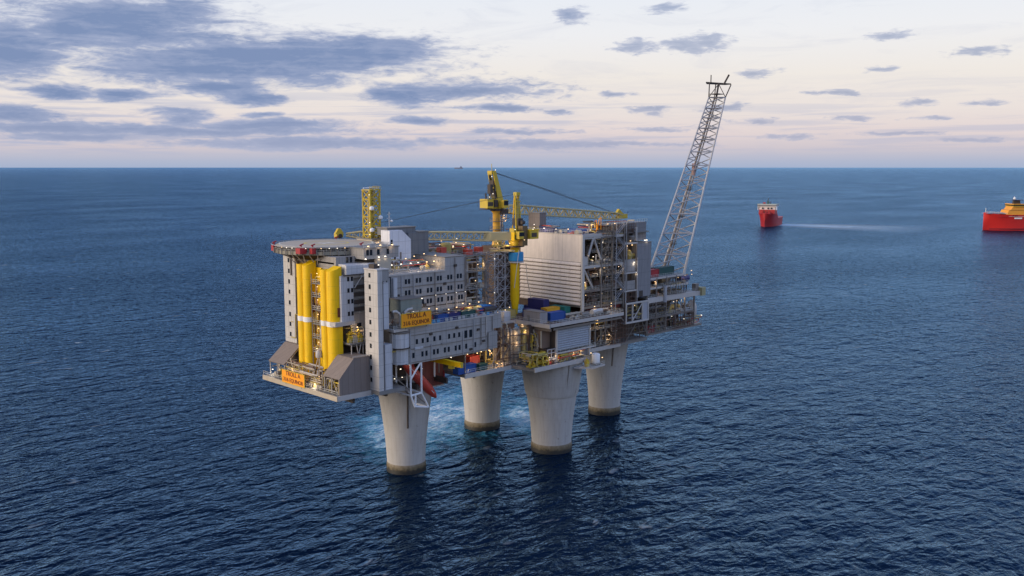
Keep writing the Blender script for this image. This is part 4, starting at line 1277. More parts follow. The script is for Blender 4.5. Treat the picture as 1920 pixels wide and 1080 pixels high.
# ------------------------------------------------------------------ middle deck
md = thing('storage_deck', 'cantilevered cargo deck with a pale edge above the louvred wall', 'deck', (60, -20, 47))
MB().prism([(28.5, -3), (28.5, -14), (37.6, -14), (37.6, -30), (76, -30), (76, -21), (92, -21), (92, -3)], 'z', 47.0, 47.6).build('deck_plate', deck_brown, md)
MB().box(37.4, 76.3, -30.4, -30.01, 46.9, 48.0).build('edge_beam', pale_steel, md)
MB().box(37.1, 37.59, -30.4, -14, 46.6, 48.0).build('edge_beam', pale_steel, md)
MB().box(28.3, 37.09, -14.4, -14.01, 46.6, 47.9).build('edge_beam', pale_steel, md)
MB().box(75.9, 76.3, -30.0, -21, 46.9, 48.0).build('edge_beam', grey_steel, md)
MB().box(40, 76, -29.6, -29.2, 45.6, 46.3).build('girder', grey_steel, md)
MB().box(38.4, 38.9, -29.6, -14, 45.4, 46.3).build('girder', grey_steel, md)
MB().rail([(37.4, -14.4, 48), (37.4, -30.2, 48), (76.2, -30.2, 48), (76.2, -21, 48)], 1.1, 1.6).build('railing', rail_mat, md)
MB().rail([(28.5, -14.2, 47.9), (37, -14.2, 47.9)]).build('railing', rail_mat, md)
MB().box(46, 75.5, -29.4, -24, 47.61, 47.8).build('walkway', deck_grey, md)
vessels(md, 52, 74, -28, -24, 47.8, 16, [deck_brown, beige, grey_steel, dark_steel, pale_steel], 101, 0.5, 1.0, 1.9)
pipes(md, 50, 75, -29, -23, 47.9, 49.4, 22, [deck_brown, beige, grey_steel, galv], 0.08, 0.22, 102)
for x, y, z in [(30, -13.6, 46.2), (33, -13.6, 45.5), (36, -14, 46.0), (38.2, -16.5, 46.3), (38.2, -20, 45.8), (30.5, -12.5, 51.0), (33.5, -13, 51.5), (36.5, -12, 52), (29, -10, 54), (64, -27, 51), (72, -28, 50.5), (74.5, -26, 51)]:
    lamp(md, x, y, z, True, 0.9, power=300)

container('cargo_container', 'white square tank container at the left end of the cargo deck', pale_wall, 33.6, -12.6, 47.8, 2.8, 2.4, 3.2)
cabx = thing('grey_cabin', 'grey ribbed cabin at the corner of the cargo deck', 'cabin', (39.8, -19.8, 47.6))
MB().box(37.9, 41.6, -25.2, -17.5, 47.7, 51.3).build('body', mat('grey cabin paint', (0.3, 0.28, 0.28), 0.6, vstreak=0.2, panel=(0.6, 9)), cabx)
MB().box(37.8, 41.7, -25.3, -17.4, 51.3, 51.5).build('roof', grey_steel, cabx)
MB().box(37.84, 37.89, -20.5, -19.2, 47.9, 50.0).build('door', deck_grey, cabx)
for mm, x, y, z, l, nm, rot in [
        (navy, 52.0, -9.6, 47.7, 9.0, 'long dark navy container behind the grey cabin near the crane foot', 90),
        (navy, 45.8, -14.4, 47.7, 7.5, 'dark navy container just behind the grey cabin on the cargo deck', 90),
        (navy, 52.4, -10.6, 50.4, 7.5, 'dark navy container stacked on another beneath the crane', 90),
        (blue, 46.4, -24.2, 47.85, 7.4, 'bright blue container at the front corner of the cargo deck', 0),
        (amber, 51.6, -17.2, 47.7, 6.4, 'amber container between the blue and the green ones', 0),
        (green, 58.6, -15.4, 47.7, 7.0, 'green container standing against the tall slatted wall', 90),
        (ochre, 38.6, -9.0, 47.7, 5.2, 'dull yellow container left of the crane pedestal foot', 0)]:
    container('cargo_container', nm, mm, x, y, z, l, 2.8, 2.9 if mm is not amber else 3.3, R(rot))

# vertical vessels at the inner corner, brown wall and louvred module below the cargo deck
sh = thing('vertical_vessels', 'row of tall beige insulated vessels at the inner corner below the cargo deck', 'process vessels', (34, -18, 34.2))
for x, y, r, m_ in ((30.6, -17.4, 1.5, beige), (33.4, -18.4, 1.45, beige), (36.0, -19.6, 1.15, ochre)):
    MB().lathe(x, y, [(r, 34.3), (r, 45.2), (r * 0.8, 45.8), (r * 0.3, 46.1)], 18).build('vessel', m_, sh, True)
    for z in (37, 40.5, 43.5):
        MB().lathe(x, y, [(r + 0.02, z), (r + 0.14, z + 0.02), (r + 0.14, z + 0.28), (r + 0.02, z + 0.3)], 18, False).build('hoop', deck_brown, sh)
pipes(sh, 36, 38.6, -24, -18, 34.6, 44, 20, [ochre, beige, crane_yellow, grey_steel], 0.1, 0.28, 111)
scaffold(sh, 29.2, 37.2, -20.9, 34.3, 46, 1.6, 2.1, grey_steel)
scaffold(sh, 21.5, 28.6, -21.2, 34.4, 46.6, 1.8, 2.3, deck_brown)
for x, y, z in [(29.4, -19.3, 44.6), (31.8, -19.7, 44.9), (35.3, -21, 45.2), (32, -20, 41.5)]:
    lamp(sh, x, y, z, True, 0.8, power=350)

lo = thing('louvred_module', 'grey louvred plant module jutting over the third leg under the cargo deck', 'building', (50, -26, 34.2))
MB().box(38.2, 42, -26, -15, 39.2, 45.3).build('brown_wall', mat('brown plating', (0.17, 0.115, 0.085), 0.7, stain=0.3), lo)
for p, q in [((38.05, -24.5, 39.6), (38.05, -22, 45.2)), ((38.05, -25.6, 39.4), (38.05, -25.6, 45.2))]:
    frame_part(lo, p, q, 0.3, m=beige)
MB().box(42, 60, -28.2, -20, 37.8, 45.4).build('wall', dark_steel, lo)
mb = MB()
for k in range(9):
    z = 38.3 + k * 0.78
    mb.prism([(-28.22, z), (-28.72, z - 0.1), (-28.76, z + 0.1), (-28.22, z + 0.62)], 'x', 43.2, 59.2)
mb.build('louvre', mat('louvre blades', (0.34, 0.36, 0.4), 0.5, vstreak=0.2), lo)
for x in (42.6, 59.6):
    MB().box(x - 0.35, x + 0.35, -28.8, -28.21, 34.4, 45.4).build('column', pale_steel, lo)
MB().box(41.6, 62, -29.4, -28.9, 37.2, 37.7).build('ledge', pale_steel, lo)
MB().rail([(41.6, -29.3, 37.7), (62, -29.3, 37.7)], 1.0).build('railing', rail_mat, lo)
MB().box(42.2, 60, -27.4, -20.5, 34.3, 37.1).build('lower_wall', mat('mauve grey plating', (0.26, 0.235, 0.235), 0.65, stain=0.3, panel=(2.5, 3)), lo)
MB().box(38.6, 41.9, -27.5, -20, 34.3, 39.1).build('dark_bay', bulkhead, lo)
for x in (38.3, 40.2, 42.1):
    MB().tube((x, -28.4, 34.3), (x, -28.4, 39), 0.2, 6).build('column', galv, lo, True)
for z in (36.2, 37.8, 39.0):
    MB().tube((38.3, -28.4, z), (42.1, -28.4, z), 0.15, 6).build('girt', galv, lo, True)
MB().box(36.5, 42.4, -29.0, -28.7, 35.5, 35.9).build('ledge', galv, lo)
pipes(lo, 43, 56, -29.6, -27.7, 34.5, 37, 24, [ochre, beige, crane_yellow, orange_red], 0.1, 0.25, 121)
vessels(lo, 43, 55, -29, -27.8, 34.3, 7, [beige, ochre, grey_steel], 122, 0.4, 0.75, 2.4)
vessels(lo, 38, 43, -29.3, -28.8, 34.3, 4, [orange_red, beige, deck_brown], 123, 0.5, 0.8, 2.2)
for x in (38, 41, 50, 54):
    lamp(lo, x, -29.6, 36.8, True, 0.7, power=300)
for k, (x, y, z, r) in enumerate([(30.5, -28.5, 35.3, 1.3), (33.2, -29.4, 35.8, 1.7), (35.6, -29.8, 35.9, 1.6), (32, -28.2, 37.2, 1.1)]):
    pts = [(x + r * math.cos(t * math.pi / 9), y + 0.5 * math.sin(t * 0.5), z + r * math.sin(t * math.pi / 9)) for t in range(-3, 15)]
    MB().path(pts, 0.26, 8).build('pipe_loop', crane_yellow if k != 1 else ochre, lo, True)
pipes(lo, 29.5, 37.5, -29.6, -22, 34.5, 38.5, 26, [ochre, crane_yellow, beige], 0.14, 0.3, 124)

og = thing('outrigger_platform', 'small outrigger platform with a white tank hanging over the fourth leg', 'platform', (56, -33, 31.8))
MB().prism([(49.5, -30.4), (53, -35.5), (61, -34.6), (60, -30.4)], 'z', 31.3, 31.9).build('floor', pale_steel, og)
MB().lathe(57.4, -33.4, [(1.35, 32.6), (1.45, 32.8), (1.45, 35.6), (1.2, 36.0)], 18).build('tank', white, og, True)
MB().box(56, 58.8, -34.6, -32.2, 31.95, 32.6).build('tank_base', deck_grey, og)
vessels(og, 53, 55.6, -33.5, -31.5, 31.95, 4, [ochre, beige, crane_yellow], 131, 0.5, 0.8, 3.0)
MB().rail([(50, -31.2, 31.9), (53, -35.4, 31.9), (60.9, -34.5, 31.9)], 1.1, 1.2).build('railing', rail_mat, og)
frame_part(og, (54, -30.6, 33.5), (54, -34.5, 31.5), 0.16)
lamp(og, 54.6, -33.6, 36.5, True)
lamp(og, 60.2, -34.0, 34.2, True)

# ------------------------------------------------------------------ process module with the tall slatted wall
pm = thing('process_module', 'tall open process module with a big cream slatted windwall on its left side', 'building', (80, -8, 48))
X0, YF = 63.0, -22.0
MB().box(X0, X0 + 0.5, YF + 0.3, 9, 50.6, 76).build('windwall', cream_wall, pm)
MB().box(X0 - 0.12, X0 - 0.01, YF + 0.5, 8.9, 50.7, 66.3).build('slat_backing', dark_steel, pm)
for k in range(11):
    z = 51.0 + k * 1.42
    MB().prism([(X0 - 0.16, z), (X0 - 0.6, z - 0.12), (X0 - 0.66, z + 0.2), (X0 - 0.2, z + 1.0)], 'y', YF + 0.55, 8.8).build('slat', cream_wall, pm)
MB().box(X0 - 0.5, X0 + 0.7, YF - 0.4, YF + 0.29, 48.2, 76.3).build('corner_column', pale_steel, pm)
MB().box(X0 - 0.3, 73, YF - 0.3, YF + 0.3, 75.2, 76.29).build('top_beam', pale_steel, pm)
MB().box(X0 - 0.2, X0 + 0.2, YF + 0.3, 9, 76, 76.3).build('coping', pale_steel, pm)
MB().box(X0 + 2, 101, -12.5, -11.8, 48, 75).build('inner_bulkhead', bulkhead, pm)
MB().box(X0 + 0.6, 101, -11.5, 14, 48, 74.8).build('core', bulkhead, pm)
levels = [(50.3, 48), (56.2, 51), (64.9, 52), (75.4, 51)]
for z, _ in levels:
    MB().box(X0 + 0.7, 86.5, YF + 0.5, -11.6, z - 0.4, z).build('deck_plate', deck_grey, pm)
    MB().box(X0 + 0.71, 86.5, YF - 0.1, YF + 0.45, z - 0.9, z + 0.05).build('edge_beam', pale_steel if z > 60 else grey_steel, pm)
    MB().rail([(X0 + 0.8, YF - 0.1, z + 0.05), (86.4, YF - 0.1, z + 0.05)], 1.1, 1.6).build('railing', rail_mat, pm)
for z in (53.2, 60.5, 69.5, 72.5):
    MB().box(70, 86.4, YF + 1.5, -11.6, z - 0.2, z).build('mezzanine', deck_grey, pm)
    MB().rail([(70, YF + 1.5, z), (86.4, YF + 1.5, z)], 1.1, 1.4).build('railing', rail_mat, pm)
for x in (73.2, 79.5, 86.2):
    MB().box(x - 0.3, x + 0.3, YF - 0.35, YF + 0.3, 47.7, 79.5 if x > 75 else 75).build('column', grey_steel, pm)
for p, q, r, m_ in [((68.8, YF, 75.0), (66.0, YF, 68.3), 0.42, pale_steel), ((68.8, YF, 75.0), (73.0, YF, 66.8), 0.42, pale_steel), ((63.6, YF, 64), (68.4, YF, 57), 0.38, pale_steel), ((66.5, YF + 1, 64), (69.8, YF + 1, 57.5), 0.25, grey_steel),
                    ((73.4, YF, 56.4), (79.2, YF, 64), 0.22, grey_steel), ((86, YF, 56.4), (79.8, YF, 64), 0.22, grey_steel), ((73.4, YF, 65.4), (79.2, YF, 75), 0.22, grey_steel), ((86, YF, 65.4), (79.8, YF, 75), 0.22, grey_steel), ((66, YF + 1, 50.5), (69, YF + 1, 55), 0.2, grey_steel)]:
    frame_part(pm, p, q, r, 'brace', m_)
MB().box(64.8, 66.6, YF + 0.6, YF + 3, 65.0, 68.2).build('cabinet', pale_steel, pm)
steel_mix = [grey_steel, deck_brown, dark_steel, deck_brown, galv, beige, dark_steel, ochre]
pipes(pm, 64.5, 86, YF + 0.6, -12.8, 50.5, 56, 18, steel_mix, 0.1, 0.35, 141)
pipes(pm, 64.5, 86, YF + 0.6, -12.8, 56.4, 64.5, 26, steel_mix, 0.1, 0.4, 142)
pipes(pm, 64.5, 86, YF + 0.6, -12.8, 65.1, 75, 30, steel_mix, 0.1, 0.4, 143)
pipes(pm, 70, 94, YF + 0.2, -10, 75.6, 80, 26, steel_mix + [orange_red], 0.1, 0.35, 144)
for z, kk in ((50.3, 7), (56.2, 8), (64.9, 8), (69.5, 5), (60.5, 5)):
    vessels(pm, 66, 85, YF + 1.6, -14, z, kk, [deck_brown, beige, dark_steel, grey_steel, red if z < 51 else ochre], int(z) + 7, 0.7, 1.4, 3.6)
MB().box(69, 86, YF + 1, YF + 3.4, 48.0, 50.0).build('red_skid', mat('brick red skid paint', (0.2, 0.045, 0.035), 0.7, stain=0.3), pm)
# ladder and stair bay
st3 = MB()
for i in range(7):
    z = 51 + i * 4
    a, b = (80.2, 85.4) if i % 2 == 0 else (85.4, 80.2)
    for yy in (YF - 1.3, YF - 0.5):
        st3.tube((a, yy, z), (b, yy, z + 4), 0.1, 4)
        st3.tube((a, yy, z + 1.1), (b, yy, z + 5.1), 0.06, 4)
    for j in range(9):
        t = j / 8
        st3.box(a + (b - a) * t - 0.16, a + (b - a) * t + 0.16, YF - 1.3, YF - 0.5, z + 4 * t, z + 4 * t + 0.06)
st3.build('stairway', galv, pm)
for x in (80, 85.8):
    MB().tube((x, YF - 1.5, 48), (x, YF - 1.5, 80), 0.14, 5).build('stair_post', galv, pm, True)
scaffold(pm, 74, 80, YF - 1.4, 49, 79, 1.5, 2.0, grey_steel)
scaffold(pm, 64.2, 70, YF - 0.9, 50.6, 56, 1.5, 1.8, deck_brown)
scaffold(pm, 87, 93.6, YF - 0.7, 48.2, 53.2, 1.6, 1.7, deck_brown)
scaffold(pm, 77, 93, YF - 0.2, 75.6, 79, 1.4, 1.1, deck_brown)
rnd = random.Random(15)
for k in range(20):
    z = rnd.choice((54.8, 59.5, 63.6, 68, 73.5, 78))
    lamp(pm, rnd.uniform(65, 86), YF - 0.2 + rnd.uniform(0, 1.5), z + rnd.uniform(-.8, .8), k % 3 != 0, rnd.uniform(0.6, 1.0), power=500 if k % 3 == 0 else 0)
# upper frame above the top deck
MB().box(73, 102, YF + 0.5, 8, 75.4, 75.8).build('top_deck', deck_grey, pm)
MB().box(75, 94, YF + 1.5, -12, 78.9, 79.3).build('upper_deck', deck_grey, pm)
MB().box(94, 102.2, YF + 2, -12, 72.3, 79.2).build('upper_house', mat('mid grey cladding', (0.2, 0.19, 0.195), 0.6, vstreak=0.3, panel=(2, 3.5)), pm)
MB().box(84, 94.3, YF + 1.2, -13, 75.9, 78.9).build('upper_house', mat('mid grey cladding', (0.2, 0.19, 0.195)), pm)
MB().tube((93.2, YF - 0.2, 72.5), (93.2, YF - 0.2, 77.6), 0.5, 8).build('exhaust', pale_steel, pm, True)
for x in (79.5, 84, 89, 93.7):
    MB().tube((x, YF + 0.4, 72), (x, YF + 0.4, 79.3), 0.18, 6).build('post', grey_steel, pm, True)
MB().rail([(75, YF + 1.5, 79.3), (102, YF + 1.5, 79.3)], 1.1, 1.5).build('railing', rail_mat, pm)
MB().lathe(91, YF + 0.4, [(1.2, 72.7), (1.3, 73), (1.3, 74.2), (1.0, 74.5)], 12).build('vessel', grey_steel, pm, True)
# parapet bays left of the grey tower
for z0, z1 in ((61.0, 66.8), (54.2, 58.7)):
    MB().box(86.6, 94.2, YF + 0.2, YF + 0.8, z0, z1 - 1.2).build('parapet', wall_grey, pm)
    MB().box(86.55, 94.2, YF - 0.3, -12, z0 - 0.7, z0 - 0.2).build('edge_beam', pale_steel, pm)
MB().box(86.5, 94.2, YF - 0.3, -12, 71.4, 72.0).build('edge_beam', pale_steel, pm)
MB().box(86.6, 94.2, YF + 2.6, YF + 3, 48, 72).build('bay_back', dark_steel, pm)
vessels(pm, 88, 93, YF + 1.2, YF + 2.0, 65.6, 4, [crane_yellow, ochre, beige], 151, 0.7, 1.0, 4.4)
for x, z in ((88, 70.8), (91, 71), (92.5, 64.4), (93.6, 60.4), (90, 72.6), (100, 72.4)):
    lamp(pm, x, YF - 0.1, z, z > 70 and x < 95, 1.1, power=300)
for x in (88, 93.9):
    MB().box(x - 0.25, x + 0.25, YF - 0.2, YF + 0.19, 48, 72).build('column', grey_steel, pm)
# things on its roof
MB().box(64, 74, -20, 6, 75.0, 75.3).build('roof', deck_grey, pm)
MB().rail([(63.2, -21.5, 76.3), (63.2, 8.6, 76.3)], 1.2, 1.2).build('railing', rail_mat, pm)
vessels(pm, 65, 72, -19, -6, 75.3, 12, [blue, beige, navy, grey_steel, orange_red], 161, 0.7, 1.1, 2.2)
pipes(pm, 64.5, 73, -20, 6, 75.5, 78, 18, [beige, navy, grey_steel, orange_red], 0.1, 0.25, 162)
for p, q in [((72.5, -20, 75.5), (74.4, -20, 81.5)), ((74.4, -20, 75.5), (72.5, -20, 81)), ((72.3, -20.4, 75.5), (72.3, -20.4, 80)), ((74.8, -20.4, 75.5), (74.8, -20.4, 82))]:
    frame_part(pm, p, q, 0.16, 'ladder_frame', orange)
for y, z in ((-18, 77.6), (-14, 77.8), (-8, 77.5), (-2, 77.6), (3, 77.5)):
    lamp(pm, 64.2, y, z, y < -10, 1.0, power=250)
for x, y in ((67, -20.5), (69, -20.8), (70.5, -20.2), (78, -21), (82, -21)):
    lamp(pm, x, y, 79.4, True, 0.9, power=250)
container('cargo_container', 'navy container on the roof edge of the tall slatted wall', navy, 66.0, -2.6, 75.4, 6.5, 2.4, 2.3, R(90))
container('cargo_container', 'blue container on the roof near the corner of the slatted wall', blue, 67.0, -15.8, 75.4, 7.0, 2.4, 2.4, R(90))
pc = thing('roof_cabin', 'brown grey cabin on the slatted module roof under the crane boom', 'cabin', (70, 8, 75.4))
MB().box(69.8, 73.4, 5.6, 11.5, 75.3, 82.6).build('wall', mat('brown grey cabin paint', (0.19, 0.16, 0.15), 0.65, vstreak=0.3, panel=(1.2, 3)), pc)
MB().box(69.6, 73.6, 5.4, 11.7, 82.6, 82.9).build('roof', deck_grey, pc)
MB().box(69.74, 69.79, 7.5, 8.6, 75.5, 77.7).build('door', deck_brown, pc)

gt = thing('grey_tower', 'plain grey tower with a lamp on top at the right end of the process module', 'tower', (98, -16, 48))
MB().box(94.3, 103, YF + 0.0, -12, 50.8, 71.4).build('wall', mat('grey tower cladding', (0.22, 0.215, 0.225), 0.6, vstreak=0.3, panel=(2.2, 5)), gt)
MB().box(94.2, 103.1, YF - 0.1, -11.9, 71.4, 71.7).build('roof', grey_steel, gt)
MB().box(96, 98, YF - 0.2, YF - 0.01, 50.9, 53.2).build('opening', dark_steel, gt)
MB().tube((94.2, YF - 0.3, 46), (94.2, YF - 0.3, 66), 0.2, 6).build('drainpipe', pale_steel, gt, True)
lamp(gt, 99.5, YF + 0.4, 72.3, False, 1.5)

gbx = thing('framed_box', 'pale steel framed box with a ribbed panel and one diagonal below the grey tower', 'shelter', (92, -23, 42))
for x in (85.2, 89, 95, 98.6):
    MB().box(x - 0.25, x + 0.25, -24.6, -24.1, 42.2, 49.4).build('post', pale_steel, gbx)
for z in (42.2, 49.4):
    MB().box(84.9, 98.9, -24.65, -24.05, z - 0.3, z + 0.3).build('beam', pale_steel, gbx)
frame_part(gbx, (89.3, -24.4, 43), (94.8, -24.4, 48.8), 0.2, m=pale_steel)
scaffold(gbx, 79, 88, -22.9, 34.6, 48, 1.5, 1.9, deck_brown)
scaffold(gbx, 88.5, 102, -21.6, 34.6, 41.5, 1.7, 2.2, grey_steel)
MB().box(95.26, 98.34, -24.4, -24.2, 42.5, 49.1).build('panel', mat('ribbed panel', (0.36, 0.36, 0.39), 0.5, panel=(0.55, 40)), gbx)
MB().box(85.5, 98.3, -22, -21.7, 42.4, 49).build('back_wall', dark_steel, gbx)
MB().box(85, 98.8, -24, -20.6, 41.6, 41.89).build('floor', deck_grey, gbx)
for p, q in [((80.5, -22, 48), (84.5, -24, 43)), ((88, -22, 34.5), (92, -24, 41.5)), ((97, -22, 35), (93, -24, 41.5))]:
    frame_part(gbx, p, q, 0.2)
pipes(gbx, 86, 95, -24, -22.2, 43, 49, 10, [ochre, galv, grey_steel], 0.1, 0.25, 171)
lamp(gbx, 90.5, -24.2, 48.4, True, 0.8)

# ------------------------------------------------------------------ open end module under the flare
em = thing('end_module', 'open multi level steel end module full of pipework below the flare boom', 'building', (118, -6, 34.2))
XE0, XE1, YE = 103.2, 138, -20.0
for z, x1 in ((35.2, 141), (41.5, 136), (49.3, 136), (53.2, 131), (57.0, 129)):
    MB().box(XE0, x1, YE + 0.4, 14, z - 0.35, z).build('deck_plate', deck_grey, em)
    MB().box(XE0, x1, YE - 0.1, YE + 0.39, z - 0.7, z + 0.08).build('edge_beam', pale_steel if z > 48 else grey_steel, em)
    MB().rail([(XE0, YE, z + 0.08), (x1, YE, z + 0.08)], 1.1, 1.5).build('railing', rail_mat, em)
MB().box(XE0, 138.5, YE - 0.8, YE - 0.11, 47.4, 49.2).build('main_girder', pale_steel, em)
MB().box(138.51, 141.2, YE - 1.6, YE + 2, 47.2, 50.6).build('end_box', mat('olive yellow box paint', (0.32, 0.29, 0.16), 0.6, stain=0.2), em)
MB().box(136.2, 138.4, YE - 0.05, YE + 1.8, 49.3, 52.2).build('bracket', grey_steel, em)
MB().box(XE0 + 1, 134, -9, -8.4, 35.2, 56.6).build('bulkhead', bulkhead, em)
for x in (103.6, 109.5, 116, 122.5, 129, 135.5):
    MB().box(x - 0.28, x + 0.28, YE - 0.2, YE + 0.36, 34.9, 57 if x < 128 else 49).build('column', grey_steel, em)
for p, q in [((103.8, YE, 35.4), (109.2, YE, 41.2)), ((116, YE, 35.4), (109.8, YE, 41.2)), ((116.2, YE, 41.7), (122.2, YE, 49)), ((129, YE, 41.7), (122.8, YE, 49)), ((135, YE, 35.4), (129.3, YE, 41.2)), ((98, YE - 2, 41), (103, YE - 1, 34.6))]:
    frame_part(em, p, q, 0.2)
pipes(em, 104, 135, YE + 0.4, -9.5, 35.6, 41, 30, steel_mix, 0.1, 0.35, 181)
pipes(em, 104, 135, YE + 0.4, -9.5, 41.8, 48.5, 34, steel_mix, 0.1, 0.35, 182)
pipes(em, 104, 131, YE + 0.4, -9.5, 49.5, 56.4, 28, steel_mix + [blue], 0.1, 0.35, 183)
for z, kk in ((35.2, 9), (41.5, 9), (49.3, 5), (53.2, 5)):
    vessels(em, 105, 133, YE + 1.2, -11, z, kk, [beige, deck_brown, ochre, grey_steel, dark_steel, navy if z > 49 else ochre], int(z) + 9, 0.6, 1.2, 3.0)
for x in (106, 108.6):
    MB().box(x - 1, x + 1, YE + 0.5, YE + 2, 35.3, 38).build('red_locker', red, em)
MB().lathe(137.2, -17.5, [(1.2, 38), (2.1, 39), (2.2, 42.5), (1.5, 44.4), (0.5, 45.2)], 14).build('tank', pale_steel, em, True)
MB().tube((134, -18, 43.3), (136.5, -17.6, 42.4), 0.5, 8).build('pipe', pale_steel, em, True)
MB().tube((113.8, YE - 1.0, 47), (113.8, YE - 1.0, 53.5), 0.8, 8).build('riser', galv, em, True)
scaffold(em, 104, 115, YE - 1.0, 35.4, 47, 1.7, 2.1, grey_steel)
scaffold(em, 120, 134, YE - 0.9, 35.4, 41.3, 1.5, 1.9, deck_brown)
scaffold(em, 116, 128, YE - 0.9, 49.5, 56.6, 1.8, 2.2, grey_steel)
rnd = random.Random(25)
for k in range(13):
    z = rnd.choice((38.6, 40.4, 46, 48, 52.2, 56))
    lamp(em, rnd.uniform(104, 134), YE - 0.2 + rnd.uniform(0, 1), z + rnd.uniform(-.6, .5), k % 4 != 0, rnd.uniform(0.6, 1.0), power=450 if k % 3 == 0 else 0)
vessels(em, 134, 141, YE + 1, YE + 4, 35.2, 6, [beige, ochre, pale_steel, red], 191, 0.6, 1.0, 3.0)
pipes(em, 131, 142, YE + 0.2, YE + 4, 35.4, 38.5, 16, [beige, ochre, pale_steel, orange_red], 0.1, 0.25, 192)
lamp(em, 141, YE, 38.6, False, 1.1)
lamp(em, 133, YE, 58, True, 0.9)
container('cargo_container', 'long dark green container on the top deck beside the flare boom foot', dark_green, 119.4, -15.2, 57.1, 12, 2.8, 3.0)
container('cargo_container', 'dark green container next to the grey tower on the flare deck', dark_green, 106.6, -14.5, 57.1, 6, 2.6, 3.0)
container('cargo_container', 'red container between two dark green ones on the flare deck', red, 109.8, -17.6, 57.1, 5.0, 2.6, 3.0)
MB().tube((104.2, YE + 1, 57), (104.2, YE + 1, 67), 0.12, 5).build('aerial', dark_steel, em)

# ------------------------------------------------------------------ flare boom
fb = thing('flare_boom', 'tall leaning grey lattice flare boom with a burner platform on top', 'flare boom', (124, -6, 57))
rv = Vector((math.sin(TH), -math.cos(TH), 0))
wv = Vector((math.cos(TH), math.sin(TH), 0))
cb, ctp = Vector((131.5, -8, 54.0)), Vector((166.5, -8, 130.0))
hb, ht = 7.4, 3.6


def flare_pt(i, t):
    c = cb.lerp(ctp, t)
    h = hb + (ht - hb) * t
    return c + (rv * -h, rv * h, wv * (h * 1.5))[i]


for i in range(3):
    MB().tube(flare_pt(i, 0), flare_pt(i, 0.14), 0.55, 8).build('leg_foot', pale_steel, fb, True)
    MB().tube(flare_pt(i, 0.14), flare_pt(i, 1), 0.44, 8, 0.32).build('leg', galv, fb, True)
ts = [0]
hgt = 0.125
while ts[-1] < 0.999:
    ts.append(min(1.0, ts[-1] + hgt))
    hgt *= 0.92
    if 1 - ts[-1] < 0.05:
        ts[-1] = 1.0
for k, t in enumerate(ts):
    for i, j in ((0, 1), (1, 2), (2, 0)):
        r = 0.26 if t < 0.4 else 0.21
        MB().tube(flare_pt(i, t), flare_pt(j, t), r, 6).build('strut', galv, fb)
        if k < len(ts) - 1:
            tm = (t + ts[k + 1]) / 2
            mid = flare_pt(i, tm)
            MB().tube(flare_pt(j, t), mid, r, 6).tube(mid, flare_pt(j, ts[k + 1]), r, 6).build('brace', galv, fb)
for s_ in (-0.9, 0.5):
    MB().tube(cb + wv * 4 + rv * s_, ctp + wv * 1.6 + rv * s_ * 0.7, 0.55 if s_ < 0 else 0.3, 8, 0.4 if s_ < 0 else 0.25).build('flare_pipe', mat('heat browned steel', (0.24, 0.2, 0.17), 0.6, stain=0.4), fb, True)
mb = MB()
for k in range(60):
    p = cb.lerp(ctp, k / 60) + wv * 2.2
    mb.tube(p - rv * 0.45, p + rv * 0.45, 0.05, 4)
for s_ in (-0.45, 0.45):
    mb.tube(cb + wv * 2.2 + rv * s_, ctp + wv * 2.2 + rv * s_, 0.08, 4)
mb.build('ladder', galv, fb)
for t in (0.18, 0.33, 0.48, 0.62, 0.76, 0.9):
    p = cb.lerp(ctp, t) + wv * 2.5
    MB().lathe(p.x, p.y, [(1.5, p.z), (1.5, p.z + 0.15)], 8).rail([(p.x - 1.4, p.y - 0.6, p.z), (p.x + 1.4, p.y - 0.6, p.z)], 1.1, 0.9).build('landing', dark_steel, fb)
p = cb.lerp(ctp, 0.56) + wv * 2.5
MB().lathe(p.x, p.y, [(0.75, p.z), (0.85, p.z + 5)], 8).build('warning_band', mat('faded red paint', (0.38, 0.24, 0.21), 0.6), fb)
tp = ctp + Vector((1.5, 0, 0)) + wv * 1.5
plat_pts = [tp + rv * -5.6 + Vector((0, 0, 6.3)), tp + rv * 5.4 + Vector((0, 0, 5.6)), tp + wv * 6 + rv * 4 + Vector((0, 0, 5.9)), tp + wv * 6 - rv * 4 + Vector((0, 0, 6.3))]
charred = mat('heat blackened steel', (0.055, 0.045, 0.04), 0.7)
mb = MB()
vs = plat_pts + [q + Vector((0, 0, 0.5)) for q in plat_pts]
mb.add(vs, [(0, 1, 2, 3), (4, 7, 6, 5), (0, 4, 5, 1), (1, 5, 6, 2), (2, 6, 7, 3), (3, 7, 4, 0)])
mb.build('burner_platform', charred, fb)
for i, q in enumerate([plat_pts[0] + rv * 1.6, plat_pts[1], (plat_pts[2] + plat_pts[3]) / 2]):
    MB().tube(flare_pt(i, 1), q, 0.24, 6).build('strut', charred, fb)
for a_, b_ in ((0, 1), (1, 0)):
    MB().tube(flare_pt(a_, 1), tp + Vector((0, 0, 5.9)), 0.18, 6).build('strut', charred, fb)
MB().tube(plat_pts[0] + rv * 2.2, plat_pts[0] + rv * 2.2 + Vector((0, 0, 3.4)), 0.22, 6).build('flare_tip', charred, fb)
MB().tube(plat_pts[1] - rv * 3.2, plat_pts[1] - rv * 1.0 + Vector((0, 0, 4.2)), 0.4, 8).build('flare_tip', charred, fb)
MB().tube(ctp + wv * 1.6, tp + Vector((0, 0, 6)), 0.4, 8).build('flare_pipe', charred, fb)
p = ctp + Vector((0, 0, 1.2))
MB().box(p.x - 2.4, p.x + 2.6, p.y - 1.6, p.y + 2.4, p.z, p.z + 0.3).build('landing', charred, fb)


